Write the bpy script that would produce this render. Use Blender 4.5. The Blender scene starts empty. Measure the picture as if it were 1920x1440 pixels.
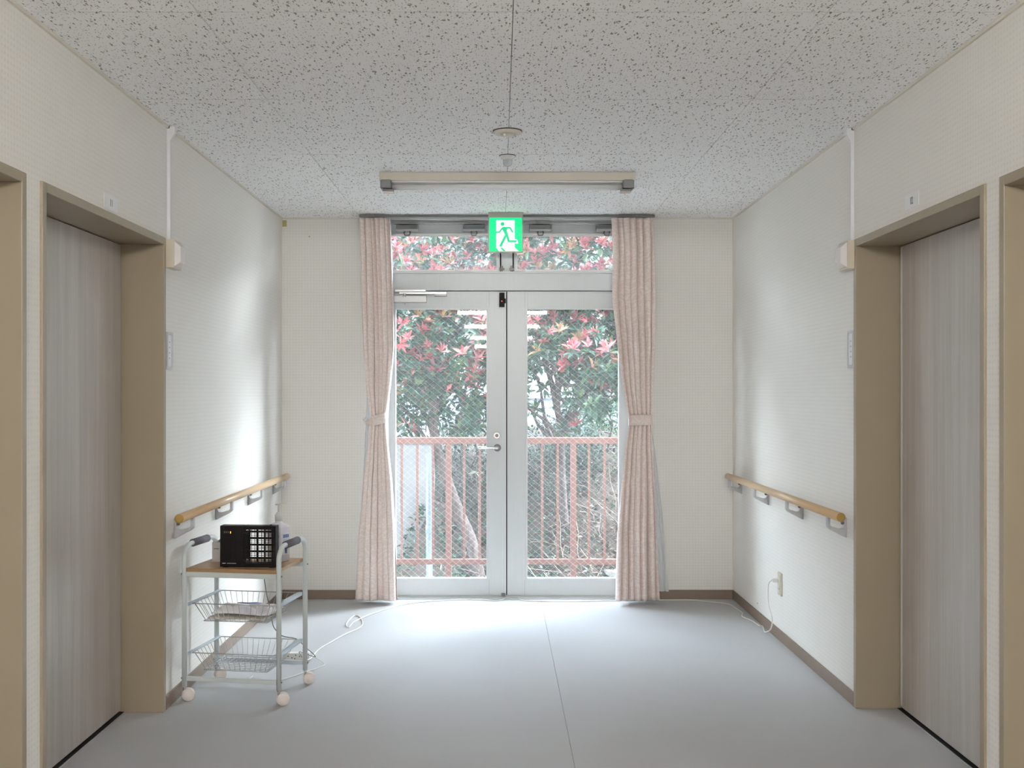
import bpy, bmesh, math, random
import numpy as np
from mathutils import Vector, Matrix, Euler

PI = math.pi
random.seed(7)
rng = np.random.default_rng(11)
sc = bpy.context.scene
COL = sc.collection

# ------------------------------------------------------------------ camera
FPX = 1980.0                      # focal length in pixels of the 1920 frame
CX, CY, EYE = 936.0, 736.0, 1.30  # vanishing point and eye height
cam = bpy.data.cameras.new('camera')
cam.sensor_width = 36.0
cam.lens = 36.0 * FPX / 1920.0
cam.shift_x = (960.0 - CX) / 1920.0
cam.shift_y = (CY - 720.0) / 1920.0
cam.clip_start = 0.05
cam_o = bpy.data.objects.new('camera', cam)
cam_o.location = (0, 0, EYE)
cam_o.rotation_euler = (PI / 2, 0, 0)
COL.objects.link(cam_o)
sc.camera = cam_o

# ------------------------------------------------------------------ sky, exposure
SKY = 15.5
LAMP = 146.0
world = bpy.data.worlds.new('overcast_sky')
sc.world = world
world.use_nodes = True
wn = world.node_tree
wn.nodes.clear()
w_out = wn.nodes.new('ShaderNodeOutputWorld')
w_bg = wn.nodes.new('ShaderNodeBackground')
w_tc = wn.nodes.new('ShaderNodeTexCoord')
w_sep = wn.nodes.new('ShaderNodeSeparateXYZ')
w_map = wn.nodes.new('ShaderNodeMapRange')
w_ramp = wn.nodes.new('ShaderNodeValToRGB')
w_map.inputs['From Min'].default_value = 0.0
w_map.inputs['From Max'].default_value = 1.0
w_ramp.color_ramp.elements[0].color = (0.81, 0.905, 1.0, 1)   # even bright overcast, a little bluer overhead
w_ramp.color_ramp.elements[1].color = (0.71, 0.82, 0.97, 1)
w_ramp.color_ramp.elements[1].position = 0.75
wn.links.new(w_tc.outputs['Generated'], w_sep.inputs[0])
wn.links.new(w_sep.outputs['Z'], w_map.inputs['Value'])
wn.links.new(w_map.outputs[0], w_ramp.inputs[0])
wn.links.new(w_ramp.outputs[0], w_bg.inputs['Color'])
wn.links.new(w_bg.outputs[0], w_out.inputs[0])
w_bg.inputs['Strength'].default_value = SKY

# the brighter, thinner side of the cloud: a very wide soft sun high to the right
sun = bpy.data.lights.new('hazy_sun', 'SUN')
sun.energy = 6.0
sun.angle = math.radians(42)
sun.color = (0.88, 0.95, 1.0)
sun_o = bpy.data.objects.new('hazy_sun', sun)
sun_dir = Vector((-1.65, -1.0, -1.02))     # travel direction of the light
sun_o.rotation_euler = sun_dir.to_track_quat('-Z', 'Y').to_euler()
sun_o.location = (4, 14, 9)
COL.objects.link(sun_o)

sc.view_settings.view_transform = 'Standard'
sc.view_settings.look = 'None'
sc.view_settings.exposure = 1.3
sc.view_settings.gamma = 1.0
sc.view_settings.use_curve_mapping = False
sc.render.film_transparent = False
sc.cycles.use_denoising = True
sc.cycles.max_bounces = 12
sc.cycles.diffuse_bounces = 6
sc.cycles.glossy_bounces = 4
sc.cycles.transparent_max_bounces = 16
sc.cycles.transmission_bounces = 6
sc.cycles.caustics_reflective = False
sc.cycles.caustics_refractive = False
sc.cycles.sample_clamp_indirect = 6.0

# ------------------------------------------------------------------ pixel helpers
def bp(px, py, Y):
    """point at depth Y seen at pixel (px, py)"""
    return Vector(((px - CX) * Y / FPX, Y, EYE + (CY - py) * Y / FPX))
def fp(px, py, z=0.004):
    """point on the floor (height z) seen at pixel"""
    Y = (EYE - z) * FPX / (py - CY)
    return Vector(((px - CX) * Y / FPX, Y, z))
XL, XR, YB, ZC = -1.370, 1.474, 6.65, 2.40
YF = -12.0
def lwy(px): return FPX * (-XL) / (CX - px)
def rwy(px): return FPX * XR / (px - CX)

# ------------------------------------------------------------------ materials
def srgb(r, g, b):
    f = lambda c: ((c / 255.0) / 12.92) if c / 255.0 <= 0.04045 else (((c / 255.0) + 0.055) / 1.055) ** 2.4
    return (f(r), f(g), f(b), 1.0)

class NT:
    def __init__(self, name):
        self.m = bpy.data.materials.new(name)
        self.m.use_nodes = True
        self.t = self.m.node_tree
        self.b = self.t.nodes['Principled BSDF']
        self.out = self.t.nodes['Material Output']
    def n(self, kind, **kw):
        nd = self.t.nodes.new(kind)
        for k, v in kw.items():
            if k in nd.inputs: nd.inputs[k].default_value = v
            else: setattr(nd, k, v)
        return nd
    def l(self, a, b): self.t.links.new(a, b)

def mat(name, col, rough=0.5, metal=0.0, noise=0.0, nscale=40.0, bump=0.0, bscale=200.0, spec=0.5, coat=0.0):
    s = NT(name)
    s.b.inputs['Roughness'].default_value = rough
    s.b.inputs['Metallic'].default_value = metal
    s.b.inputs['Specular IOR Level'].default_value = spec
    s.b.inputs['Coat Weight'].default_value = coat
    geo = s.n('ShaderNodeNewGeometry')
    if noise > 0:
        nz = s.n('ShaderNodeTexNoise', Scale=nscale, Detail=4.0)
        s.l(geo.outputs['Position'], nz.inputs['Vector'])
        mx = s.n('ShaderNodeMix', data_type='RGBA')
        mx.inputs[6].default_value = tuple(c * (1 - noise) for c in col[:3]) + (1,)
        mx.inputs[7].default_value = tuple(min(1, c * (1 + noise)) for c in col[:3]) + (1,)
        s.l(nz.outputs['Fac'], mx.inputs[0])
        s.l(mx.outputs[2], s.b.inputs['Base Color'])
    else:
        s.b.inputs['Base Color'].default_value = col
    if bump > 0:
        nb = s.n('ShaderNodeTexNoise', Scale=bscale, Detail=3.0)
        s.l(geo.outputs['Position'], nb.inputs['Vector'])
        bm_ = s.n('ShaderNodeBump', Strength=bump, Distance=0.002)
        s.l(nb.outputs['Fac'], bm_.inputs['Height'])
        s.l(bm_.outputs[0], s.b.inputs['Normal'])
    return s.m

def emis(name, col, strength):
    s = NT(name)
    s.b.inputs['Base Color'].default_value = col
    s.b.inputs['Emission Color'].default_value = col
    s.b.inputs['Emission Strength'].default_value = strength
    return s.m

def mat_wallpaper():
    s = NT('cream_wallpaper')
    geo = s.n('ShaderNodeNewGeometry')
    sep = s.n('ShaderNodeSeparateXYZ')
    s.l(geo.outputs['Position'], sep.inputs[0])
    add = s.n('ShaderNodeMath', operation='ADD')
    s.l(sep.outputs['X'], add.inputs[0]); s.l(sep.outputs['Y'], add.inputs[1])
    def wave(sock, pitch):
        mu = s.n('ShaderNodeMath', operation='MULTIPLY'); mu.inputs[1].default_value = 2 * PI / pitch
        s.l(sock, mu.inputs[0])
        si = s.n('ShaderNodeMath', operation='SINE'); s.l(mu.outputs[0], si.inputs[0])
        return si.outputs[0]
    a, b = wave(add.outputs[0], 0.0185), wave(sep.outputs['Z'], 0.0185)
    ml = s.n('ShaderNodeMath', operation='ADD'); s.l(a, ml.inputs[0]); s.l(b, ml.inputs[1])
    mr = s.n('ShaderNodeMapRange'); mr.inputs['From Min'].default_value = 0.5; mr.inputs['From Max'].default_value = 1.6
    s.l(ml.outputs[0], mr.inputs['Value'])
    nz = s.n('ShaderNodeTexNoise', Scale=60.0, Detail=5.0)
    s.l(geo.outputs['Position'], nz.inputs['Vector'])
    mm = s.n('ShaderNodeMath', operation='MULTIPLY'); s.l(mr.outputs[0], mm.inputs[0]); s.l(nz.outputs['Fac'], mm.inputs[1])
    mx = s.n('ShaderNodeMix', data_type='RGBA')
    mx.inputs[6].default_value = (0.79, 0.765, 0.72, 1)
    mx.inputs[7].default_value = (0.69, 0.665, 0.62, 1)
    s.l(mm.outputs[0], mx.inputs[0])
    s.l(mx.outputs[2], s.b.inputs['Base Color'])
    s.b.inputs['Roughness'].default_value = 0.72
    s.b.inputs['Specular IOR Level'].default_value = 0.35
    bmp = s.n('ShaderNodeBump', Strength=0.25, Distance=0.001)
    ad2 = s.n('ShaderNodeMath', operation='SUBTRACT'); s.l(nz.outputs['Fac'], ad2.inputs[0]); s.l(mr.outputs[0], ad2.inputs[1])
    s.l(ad2.outputs[0], bmp.inputs['Height'])
    s.l(bmp.outputs[0], s.b.inputs['Normal'])
    return s.m

def mat_board():
    """rock-wool ceiling board: white with worm-like fissures and pin holes"""
    s = NT('fissured_ceiling_board')
    geo = s.n('ShaderNodeNewGeometry')
    nz = s.n('ShaderNodeTexNoise', Scale=70.0, Detail=1.0)
    s.l(geo.outputs['Position'], nz.inputs['Vector'])
    sub = s.n('ShaderNodeVectorMath', operation='SUBTRACT'); sub.inputs[1].default_value = (0.5, 0.5, 0.5)
    s.l(nz.outputs['Color'], sub.inputs[0])
    scl = s.n('ShaderNodeVectorMath', operation='SCALE'); scl.inputs['Scale'].default_value = 0.014
    s.l(sub.outputs[0], scl.inputs[0])
    add = s.n('ShaderNodeVectorMath', operation='ADD')
    s.l(geo.outputs['Position'], add.inputs[0]); s.l(scl.outputs[0], add.inputs[1])
    def fissure(rot, sx, sy, scale, thr, keep, seed):
        mp = s.n('ShaderNodeMapping')
        mp.inputs['Rotation'].default_value = (0, 0, rot)
        mp.inputs['Scale'].default_value = (sx, sy, 0.0)
        mp.inputs['Location'].default_value = (seed, seed * 1.7, 0)
        s.l(add.outputs[0], mp.inputs['Vector'])
        vo = s.n('ShaderNodeTexVoronoi', voronoi_dimensions='2D', Scale=scale)
        s.l(mp.outputs[0], vo.inputs['Vector'])
        lt = s.n('ShaderNodeMapRange'); lt.inputs['From Min'].default_value = thr; lt.inputs['From Max'].default_value = thr * 0.72
        s.l(vo.outputs['Distance'], lt.inputs['Value'])
        sc_ = s.n('ShaderNodeSeparateColor'); s.l(vo.outputs['Color'], sc_.inputs[0])
        k = s.n('ShaderNodeMath', operation='LESS_THAN'); k.inputs[1].default_value = keep
        s.l(sc_.outputs[0], k.inputs[0])
        m = s.n('ShaderNodeMath', operation='MULTIPLY'); s.l(lt.outputs[0], m.inputs[0]); s.l(k.outputs[0], m.inputs[1])
        return m.outputs[0]
    outs = [fissure(0.15, 1, 0.28, 50, 0.135, 0.5, 3.1), fissure(-0.9, 1, 0.30, 44, 0.12, 0.28, 8.3),
            fissure(0.8, 1, 0.32, 44, 0.12, 0.28, 5.7), fissure(0.0, 1, 0.8, 95, 0.17, 0.5, 1.3)]
    cur = outs[0]
    for o in outs[1:]:
        mxm = s.n('ShaderNodeMath', operation='MAXIMUM'); s.l(cur, mxm.inputs[0]); s.l(o, mxm.inputs[1]); cur = mxm.outputs[0]
    mx = s.n('ShaderNodeMix', data_type='RGBA')
    mx.inputs[6].default_value = (0.93, 0.925, 0.92, 1)
    mx.inputs[7].default_value = (0.34, 0.30, 0.26, 1)
    s.l(cur, mx.inputs[0]); s.l(mx.outputs[2], s.b.inputs['Base Color'])
    s.b.inputs['Roughness'].default_value = 0.9
    s.b.inputs['Specular IOR Level'].default_value = 0.2
    bmp = s.n('ShaderNodeBump', Strength=0.6, Distance=0.003, invert=True)
    s.l(cur, bmp.inputs['Height']); s.l(bmp.outputs[0], s.b.inputs['Normal'])
    return s.m

def mat_floor():
    s = NT('grey_vinyl')
    geo = s.n('ShaderNodeNewGeometry')
    n1 = s.n('ShaderNodeTexNoise', Scale=420.0, Detail=2.0)
    n2 = s.n('ShaderNodeTexNoise', Scale=1.6, Detail=5.0)
    s.l(geo.outputs['Position'], n1.inputs['Vector']); s.l(geo.outputs['Position'], n2.inputs['Vector'])
    mx = s.n('ShaderNodeMix', data_type='RGBA')
    mx.inputs[6].default_value = (0.395, 0.395, 0.40, 1)
    mx.inputs[7].default_value = (0.52, 0.52, 0.525, 1)
    s.l(n1.outputs['Fac'], mx.inputs[0])
    m2 = s.n('ShaderNodeMix', data_type='RGBA', blend_type='MULTIPLY'); m2.inputs[0].default_value = 0.25
    r2 = s.n('ShaderNodeMapRange'); r2.inputs['From Min'].default_value = 0.35; r2.inputs['From Max'].default_value = 0.65
    r2.inputs['To Min'].default_value = 0.8
    s.l(n2.outputs['Fac'], r2.inputs['Value'])
    s.l(mx.outputs[2], m2.inputs[6]); s.l(r2.outputs[0], m2.inputs[7])
    s.l(m2.outputs[2], s.b.inputs['Base Color'])
    rr = s.n('ShaderNodeMapRange'); rr.inputs['To Min'].default_value = 0.50; rr.inputs['To Max'].default_value = 0.62
    s.b.inputs['Specular IOR Level'].default_value = 0.35
    s.l(n2.outputs['Fac'], rr.inputs['Value']); s.l(rr.outputs[0], s.b.inputs['Roughness'])
    bmp = s.n('ShaderNodeBump', Strength=0.25, Distance=0.0006)
    s.l(n1.outputs['Fac'], bmp.inputs['Height']); s.l(bmp.outputs[0], s.b.inputs['Normal'])
    return s.m

def mat_grain(name, c1, c2, axis, rough, scale=60.0, spec=0.5):
    """straight wood grain, stretched along 'axis'"""
    s = NT(name)
    geo = s.n('ShaderNodeNewGeometry')
    mp = s.n('ShaderNodeMapping')
    sv = [1.0, 1.0, 1.0]; sv['XYZ'.index(axis)] = 0.03
    mp.inputs['Scale'].default_value = sv
    s.l(geo.outputs['Position'], mp.inputs['Vector'])
    n1 = s.n('ShaderNodeTexNoise', Scale=scale, Detail=6.0, Roughness=0.7)
    s.l(mp.outputs[0], n1.inputs['Vector'])
    n2 = s.n('ShaderNodeTexNoise', Scale=scale * 0.18, Detail=2.0)
    s.l(mp.outputs[0], n2.inputs['Vector'])
    av = s.n('ShaderNodeMath', operation='ADD'); s.l(n1.outputs['Fac'], av.inputs[0]); s.l(n2.outputs['Fac'], av.inputs[1])
    mr = s.n('ShaderNodeMapRange'); mr.inputs['From Min'].default_value = 0.7; mr.inputs['From Max'].default_value = 1.3
    s.l(av.outputs[0], mr.inputs['Value'])
    mx = s.n('ShaderNodeMix', data_type='RGBA'); mx.inputs[6].default_value = c1; mx.inputs[7].default_value = c2
    s.l(mr.outputs[0], mx.inputs[0]); s.l(mx.outputs[2], s.b.inputs['Base Color'])
    s.b.inputs['Roughness'].default_value = rough
    s.b.inputs['Specular IOR Level'].default_value = spec
    return s.m

def mat_curtain():
    s = NT('pink_beige_jacquard')
    uv = s.n('ShaderNodeUVMap')
    w1 = s.n('ShaderNodeTexWave', wave_type='RINGS', Scale=3.2, Distortion=12.0, Detail=1.0)
    w1.inputs['Detail Scale'].default_value = 2.2
    mp = s.n('ShaderNodeMapping'); mp.inputs['Scale'].default_value = (3.4, 3.4, 1)
    s.l(uv.outputs[0], mp.inputs[0]); s.l(mp.outputs[0], w1.inputs['Vector'])
    n1 = s.n('ShaderNodeTexNoise', Scale=500.0, Detail=1.0)
    s.l(uv.outputs[0], n1.inputs['Vector'])
    mr = s.n('ShaderNodeMapRange'); mr.inputs['From Min'].default_value = 0.50; mr.inputs['From Max'].default_value = 0.75; mr.inputs['To Max'].default_value = 0.7
    s.l(w1.outputs['Fac'], mr.inputs['Value'])
    mx = s.n('ShaderNodeMix', data_type='RGBA')
    mx.inputs[6].default_value = (0.79, 0.665, 0.61, 1)
    mx.inputs[7].default_value = (0.88, 0.79, 0.74, 1)
    s.l(mr.outputs[0], mx.inputs[0])
    m2 = s.n('ShaderNodeMix', data_type='RGBA', blend_type='OVERLAY'); m2.inputs[0].default_value = 0.15
    s.l(mx.outputs[2], m2.inputs[6]); s.l(n1.outputs['Fac'], m2.inputs[7])
    s.l(m2.outputs[2], s.b.inputs['Base Color'])
    s.b.inputs['Roughness'].default_value = 0.7
    s.b.inputs['Sheen Weight'].default_value = 0.35
    tr = s.n('ShaderNodeBsdfTranslucent'); tr.inputs[0].default_value = (0.62, 0.42, 0.37, 1)
    ms = s.n('ShaderNodeMixShader'); ms.inputs[0].default_value = 0.06
    s.l(s.b.outputs[0], ms.inputs[1]); s.l(tr.outputs[0], ms.inputs[2]); s.l(ms.outputs[0], s.out.inputs[0])
    return s.m

def mat_sheer():
    s = NT('white_voile')
    d = s.n('ShaderNodeBsdfDiffuse'); d.inputs[0].default_value = (0.86, 0.86, 0.86, 1)
    tr = s.n('ShaderNodeBsdfTranslucent'); tr.inputs[0].default_value = (0.86, 0.87, 0.88, 1)
    tp = s.n('ShaderNodeBsdfTransparent')
    m1 = s.n('ShaderNodeMixShader'); m1.inputs[0].default_value = 0.5
    s.l(d.outputs[0], m1.inputs[1]); s.l(tr.outputs[0], m1.inputs[2])
    m2 = s.n('ShaderNodeMixShader'); m2.inputs[0].default_value = 0.15
    s.l(m1.outputs[0], m2.inputs[1]); s.l(tp.outputs[0], m2.inputs[2]); s.l(m2.outputs[0], s.out.inputs[0])
    return s.m

def mat_glass(name, veil, tint=(0.96, 0.975, 0.97, 1)):
    """flat window glass: clear, mirror by Fresnel, with a milky translucent share imitating the glare veil"""
    s = NT(name)
    tp = s.n('ShaderNodeBsdfTransparent'); tp.inputs[0].default_value = tint
    gl = s.n('ShaderNodeBsdfGlossy'); gl.inputs['Roughness'].default_value = 0.02
    fr = s.n('ShaderNodeFresnel')
    gb = s.n('ShaderNodeNewGeometry')             # the inner face must not act as a total reflector: same Fresnel on both faces
    io = s.n('ShaderNodeMapRange'); io.inputs['To Min'].default_value = 1.45; io.inputs['To Max'].default_value = 1/1.45
    s.l(gb.outputs['Backfacing'], io.inputs['Value']); s.l(io.outputs[0], fr.inputs[0])
    tl = s.n('ShaderNodeBsdfTranslucent'); tl.inputs[0].default_value = (0.9, 0.93, 0.95, 1)
    m0 = s.n('ShaderNodeMixShader'); m0.inputs[0].default_value = veil
    s.l(tp.outputs[0], m0.inputs[1]); s.l(tl.outputs[0], m0.inputs[2])
    m1 = s.n('ShaderNodeMixShader')
    s.l(fr.outputs[0], m1.inputs[0]); s.l(m0.outputs[0], m1.inputs[1]); s.l(gl.outputs[0], m1.inputs[2])
    s.l(m1.outputs[0], s.out.inputs[0])
    return s.m

def mat_leaf():
    s = NT('photinia_leaf')
    at = s.n('ShaderNodeVertexColor'); at.layer_name = 'leaf_colour'
    s.l(at.outputs[0], s.b.inputs['Base Color'])
    s.b.inputs['Roughness'].default_value = 0.34
    s.b.inputs['Specular IOR Level'].default_value = 0.45
    tr = s.n('ShaderNodeBsdfTranslucent'); s.l(at.outputs[0], tr.inputs[0])
    ms = s.n('ShaderNodeMixShader'); ms.inputs[0].default_value = 0.25
    s.l(s.b.outputs[0], ms.inputs[1]); s.l(tr.outputs[0], ms.inputs[2]); s.l(ms.outputs[0], s.out.inputs[0])
    return s.m

def mat_bark(name, c1, c2):
    s = NT(name)
    geo = s.n('ShaderNodeNewGeometry')
    mp = s.n('ShaderNodeMapping'); mp.inputs['Scale'].default_value = (1, 1, 0.25)
    s.l(geo.outputs['Position'], mp.inputs[0])
    n1 = s.n('ShaderNodeTexNoise', Scale=45.0, Detail=6.0, Roughness=0.7)
    s.l(mp.outputs[0], n1.inputs['Vector'])
    mr = s.n('ShaderNodeMapRange'); mr.inputs['From Min'].default_value = 0.35; mr.inputs['From Max'].default_value = 0.65
    s.l(n1.outputs['Fac'], mr.inputs['Value'])
    mx = s.n('ShaderNodeMix', data_type='RGBA'); mx.inputs[6].default_value = c1; mx.inputs[7].default_value = c2
    s.l(mr.outputs[0], mx.inputs[0]); s.l(mx.outputs[2], s.b.inputs['Base Color'])
    s.b.inputs['Roughness'].default_value = 0.9
    bmp = s.n('ShaderNodeBump', Strength=0.8, Distance=0.01); s.l(n1.outputs['Fac'], bmp.inputs['Height']); s.l(bmp.outputs[0], s.b.inputs['Normal'])
    return s.m

def mat_alu():
    s = NT('satin_aluminium')
    geo = s.n('ShaderNodeNewGeometry')
    mp = s.n('ShaderNodeMapping'); mp.inputs['Scale'].default_value = (1, 1, 0.01)
    s.l(geo.outputs['Position'], mp.inputs[0])
    nz = s.n('ShaderNodeTexNoise', Scale=300.0, Detail=2.0); s.l(mp.outputs[0], nz.inputs['Vector'])
    mx = s.n('ShaderNodeMix', data_type='RGBA'); mx.inputs[6].default_value = (0.62, 0.64, 0.64, 1); mx.inputs[7].default_value = (0.70, 0.72, 0.72, 1)
    s.l(nz.outputs['Fac'], mx.inputs[0]); s.l(mx.outputs[2], s.b.inputs['Base Color'])
    s.b.inputs['Metallic'].default_value = 0.0
    s.b.inputs['Specular IOR Level'].default_value = 0.38
    s.b.inputs['Roughness'].default_value = 0.29
    return s.m

M = {}
M['wallpaper'] = mat_wallpaper()
M['board'] = mat_board()
M['floor'] = mat_floor()
M['slab'] = mat('grey_plaster', (0.35, 0.34, 0.33, 1), 0.9)
M['base'] = mat('brown_vinyl_skirting', (0.225, 0.165, 0.125, 1), 0.45, noise=0.06)
M['trim'] = mat('cream_plastic_trim', (0.70, 0.66, 0.58, 1), 0.5)
M['steel'] = mat('beige_painted_steel', (0.33, 0.275, 0.195, 1), 0.38, bump=0.03, bscale=500)
M['laminate'] = mat_grain('greige_wood_laminate', (0.39, 0.35, 0.315, 1), (0.53, 0.485, 0.45, 1), 'Z', 0.32, 70)
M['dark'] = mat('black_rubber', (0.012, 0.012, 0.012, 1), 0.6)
M['alu'] = mat_alu()
M['alu_bright'] = mat('brushed_metal', (0.50, 0.50, 0.49, 1), 0.42, 0.6)
M['socket'] = mat('grey_socket_metal', (0.22, 0.225, 0.23, 1), 0.3, 0.7)
M['chrome'] = mat('chrome', (0.75, 0.75, 0.75, 1), 0.15, 1.0)
M['rail_dark'] = mat('dark_grey_rail', (0.20, 0.19, 0.18, 1), 0.4, 0.4)
M['glass'] = mat_glass('wired_glass', 0.009)
M['glass_top'] = mat_glass('veiled_wired_glass', 0.026)  # milkier mix put in for the stronger sky glare up here
M['cup'] = mat_glass('frosted_cup', 0.45)
M['wire'] = mat('bright_wire', (0.50, 0.51, 0.52, 1), 0.5, 0.0)
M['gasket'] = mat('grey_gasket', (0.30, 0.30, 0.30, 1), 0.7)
M['rail_wood'] = mat_grain('beech_rail', (0.53, 0.36, 0.20, 1), (0.66, 0.48, 0.30, 1), 'Y', 0.36, 90)
M['rail_end'] = mat('ochre_end_cap', (0.40, 0.25, 0.06, 1), 0.5)
M['bracket'] = mat('grey_cast_metal', (0.50, 0.50, 0.52, 1), 0.4, 0.35)
M['curtain'] = mat_curtain()
M['sheer'] = mat_sheer()
M['white_plastic'] = mat('white_plastic', (0.78, 0.77, 0.74, 1), 0.4)
M['cream_plastic'] = mat('cream_plastic', (0.62, 0.56, 0.44, 1), 0.4)
M['pale_plastic'] = mat('pale_translucent_plastic', (0.74, 0.69, 0.66, 1), 0.25)
M['paper'] = mat('white_card', (0.80, 0.80, 0.80, 1), 0.7)
M['ink'] = mat('dark_ink', (0.04, 0.04, 0.05, 1), 0.6)
M['grey_ink'] = mat('grey_ink', (0.35, 0.34, 0.36, 1), 0.6)
M['duct'] = mat('white_cable_duct', (0.72, 0.72, 0.73, 1), 0.35)
M['lamp_body'] = mat('cream_enamelled_steel', (0.63, 0.59, 0.50, 1), 0.4)
M['tube_off'] = mat('unlit_fluorescent_tube', (0.82, 0.82, 0.84, 1), 0.12, coat=0.5)
M['tube_on'] = emis('lit_fluorescent_tube', (1.0, 0.98, 0.955, 1), LAMP)
M['sign_green'] = emis('backlit_green', (0.0, 0.80, 0.20, 1), 0.46)
M['sign_figure'] = emis('backlit_figure_green', (0.01, 0.50, 0.20, 1), 0.4)
M['sign_white'] = emis('backlit_white', (0.93, 1.0, 0.95, 1), 0.55)
M['sign_body'] = mat('grey_beige_sign_body', (0.50, 0.48, 0.42, 1), 0.45)
M['amber'] = emis('amber_led', (1.0, 0.35, 0.04, 1), 1.6)
M['red_led'] = emis('red_led', (1.0, 0.08, 0.05, 1), 0.25)
M['cart'] = mat('pale_grey_painted_tube', (0.60, 0.64, 0.63, 1), 0.35)
M['cart_rail'] = mat('pale_blue_runner', (0.55, 0.63, 0.70, 1), 0.35)
M['basket'] = mat('grey_coated_wire', (0.50, 0.50, 0.51, 1), 0.3, 0.6)
M['cart_wood'] = mat_grain('oak_shelf', (0.36, 0.215, 0.10, 1), (0.50, 0.32, 0.17, 1), 'X', 0.4, 80)
M['grip'] = mat('grey_foam_grip', (0.11, 0.10, 0.12, 1), 0.6)
M['caster'] = mat('blush_caster', (0.76, 0.69, 0.64, 1), 0.4)
M['black'] = mat('black_plastic', (0.008, 0.006, 0.006, 1), 0.5, spec=0.2)
M['black_rib'] = mat('matt_black_plastic', (0.012, 0.010, 0.010, 1), 0.6, spec=0.2)
M['bottle'] = mat('milky_bottle_plastic', (0.72, 0.70, 0.76, 1), 0.25)
M['bottle_cap'] = mat('grey_white_cap', (0.58, 0.59, 0.56, 1), 0.4)
M['blue_ink'] = mat('blue_print', (0.10, 0.16, 0.50, 1), 0.5)
M['pale_blue'] = mat('pale_blue_print', (0.42, 0.48, 0.72, 1), 0.5)
M['red_ink'] = mat('red_print', (0.55, 0.08, 0.20, 1), 0.5)
M['carton'] = mat('grey_white_carton', (0.52, 0.49, 0.47, 1), 0.7)
M['cord'] = mat('white_cord', (0.74, 0.72, 0.66, 1), 0.45)
M['cord_dark'] = mat('grey_cord', (0.16, 0.16, 0.17, 1), 0.5)
M['balustrade'] = mat('salmon_painted_steel', (0.23, 0.115, 0.092, 1), 0.6, spec=0.2, noise=0.08, nscale=20)
M['concrete'] = mat('pale_concrete', (0.22, 0.22, 0.215, 1), 0.95, noise=0.18, nscale=14, bump=1.0, bscale=40)
M['balcony'] = mat('pale_balcony_screed', (0.16, 0.16, 0.16, 1), 0.9, noise=0.08)
M['outer'] = mat('dark_grey_render', (0.06, 0.06, 0.06, 1), 0.95, noise=0.1)
M['soil'] = mat('brown_soil', (0.08, 0.062, 0.05, 1), 1.0, noise=0.5, nscale=9, bump=1.0, bscale=30)
M['pipe'] = mat('pale_blue_pipe', (0.10, 0.135, 0.18, 1), 0.45)
M['leaf'] = mat_leaf()
M['bark'] = mat_bark('grey_bark', (0.08, 0.06, 0.055, 1), (0.22, 0.17, 0.155, 1))
M['bark_dark'] = mat_bark('dark_bark', (0.04, 0.033, 0.03, 1), (0.14, 0.11, 0.10, 1))
M['house'] = mat('white_siding', (0.72, 0.72, 0.70, 1), 0.8, noise=0.04)
M['house_trim'] = mat('grey_house_trim', (0.40, 0.42, 0.44, 1), 0.7)
M['house_base'] = mat('blue_grey_render', (0.24, 0.28, 0.36, 1), 0.9, noise=0.1)
M['house_glass'] = mat('dark_window_glass', (0.05, 0.06, 0.07, 1), 0.1)
M['stain'] = mat('olive_tape', (0.42, 0.36, 0.14, 1), 0.6)
M['yellow_paper'] = mat('yellowish_print_paper', (0.74, 0.70, 0.62, 1), 0.7, noise=0.15, nscale=30)
M['bag'] = mat('white_plastic_film', (0.86, 0.86, 0.90, 1), 0.3)

# ------------------------------------------------------------------ mesh helpers
def new_obj(name, me, m=None, parent=None):
    o = bpy.data.objects.new(name, me)
    COL.objects.link(o)
    if m is not None and me is not None and len(me.materials) == 0:
        me.materials.append(m)
    if parent is not None:
        o.parent = parent
    return o

def link_bm(name, bm, m, parent=None, smooth=False, bevel=0.0, seg=2):
    me = bpy.data.meshes.new(name)
    bmesh.ops.recalc_face_normals(bm, faces=bm.faces[:])
    bm.to_mesh(me); bm.free()
    if smooth:
        for p in me.polygons: p.use_smooth = True
    o = new_obj(name, me, m, parent)
    if bevel > 0:
        md = o.modifiers.new('bevel', 'BEVEL'); md.width = bevel; md.segments = seg; md.limit_method = 'ANGLE'
    return o

def box(bm, x0, x1, y0, y1, z0, z1):
    if x1 < x0: x0, x1 = x1, x0
    if y1 < y0: y0, y1 = y1, y0
    if z1 < z0: z0, z1 = z1, z0
    v = [bm.verts.new(c) for c in ((x0,y0,z0),(x1,y0,z0),(x1,y1,z0),(x0,y1,z0),(x0,y0,z1),(x1,y0,z1),(x1,y1,z1),(x0,y1,z1))]
    for f in ((0,3,2,1),(4,5,6,7),(0,1,5,4),(1,2,6,5),(2,3,7,6),(3,0,4,7)):
        bm.faces.new([v[i] for i in f])

def boxo(name, dims, m, parent=None, bevel=0.0, seg=2):
    bm = bmesh.new()
    if isinstance(dims[0], (int, float)): dims = [dims]
    for d in dims: box(bm, *d)
    return link_bm(name, bm, m, parent, bevel=bevel, seg=seg)

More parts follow.
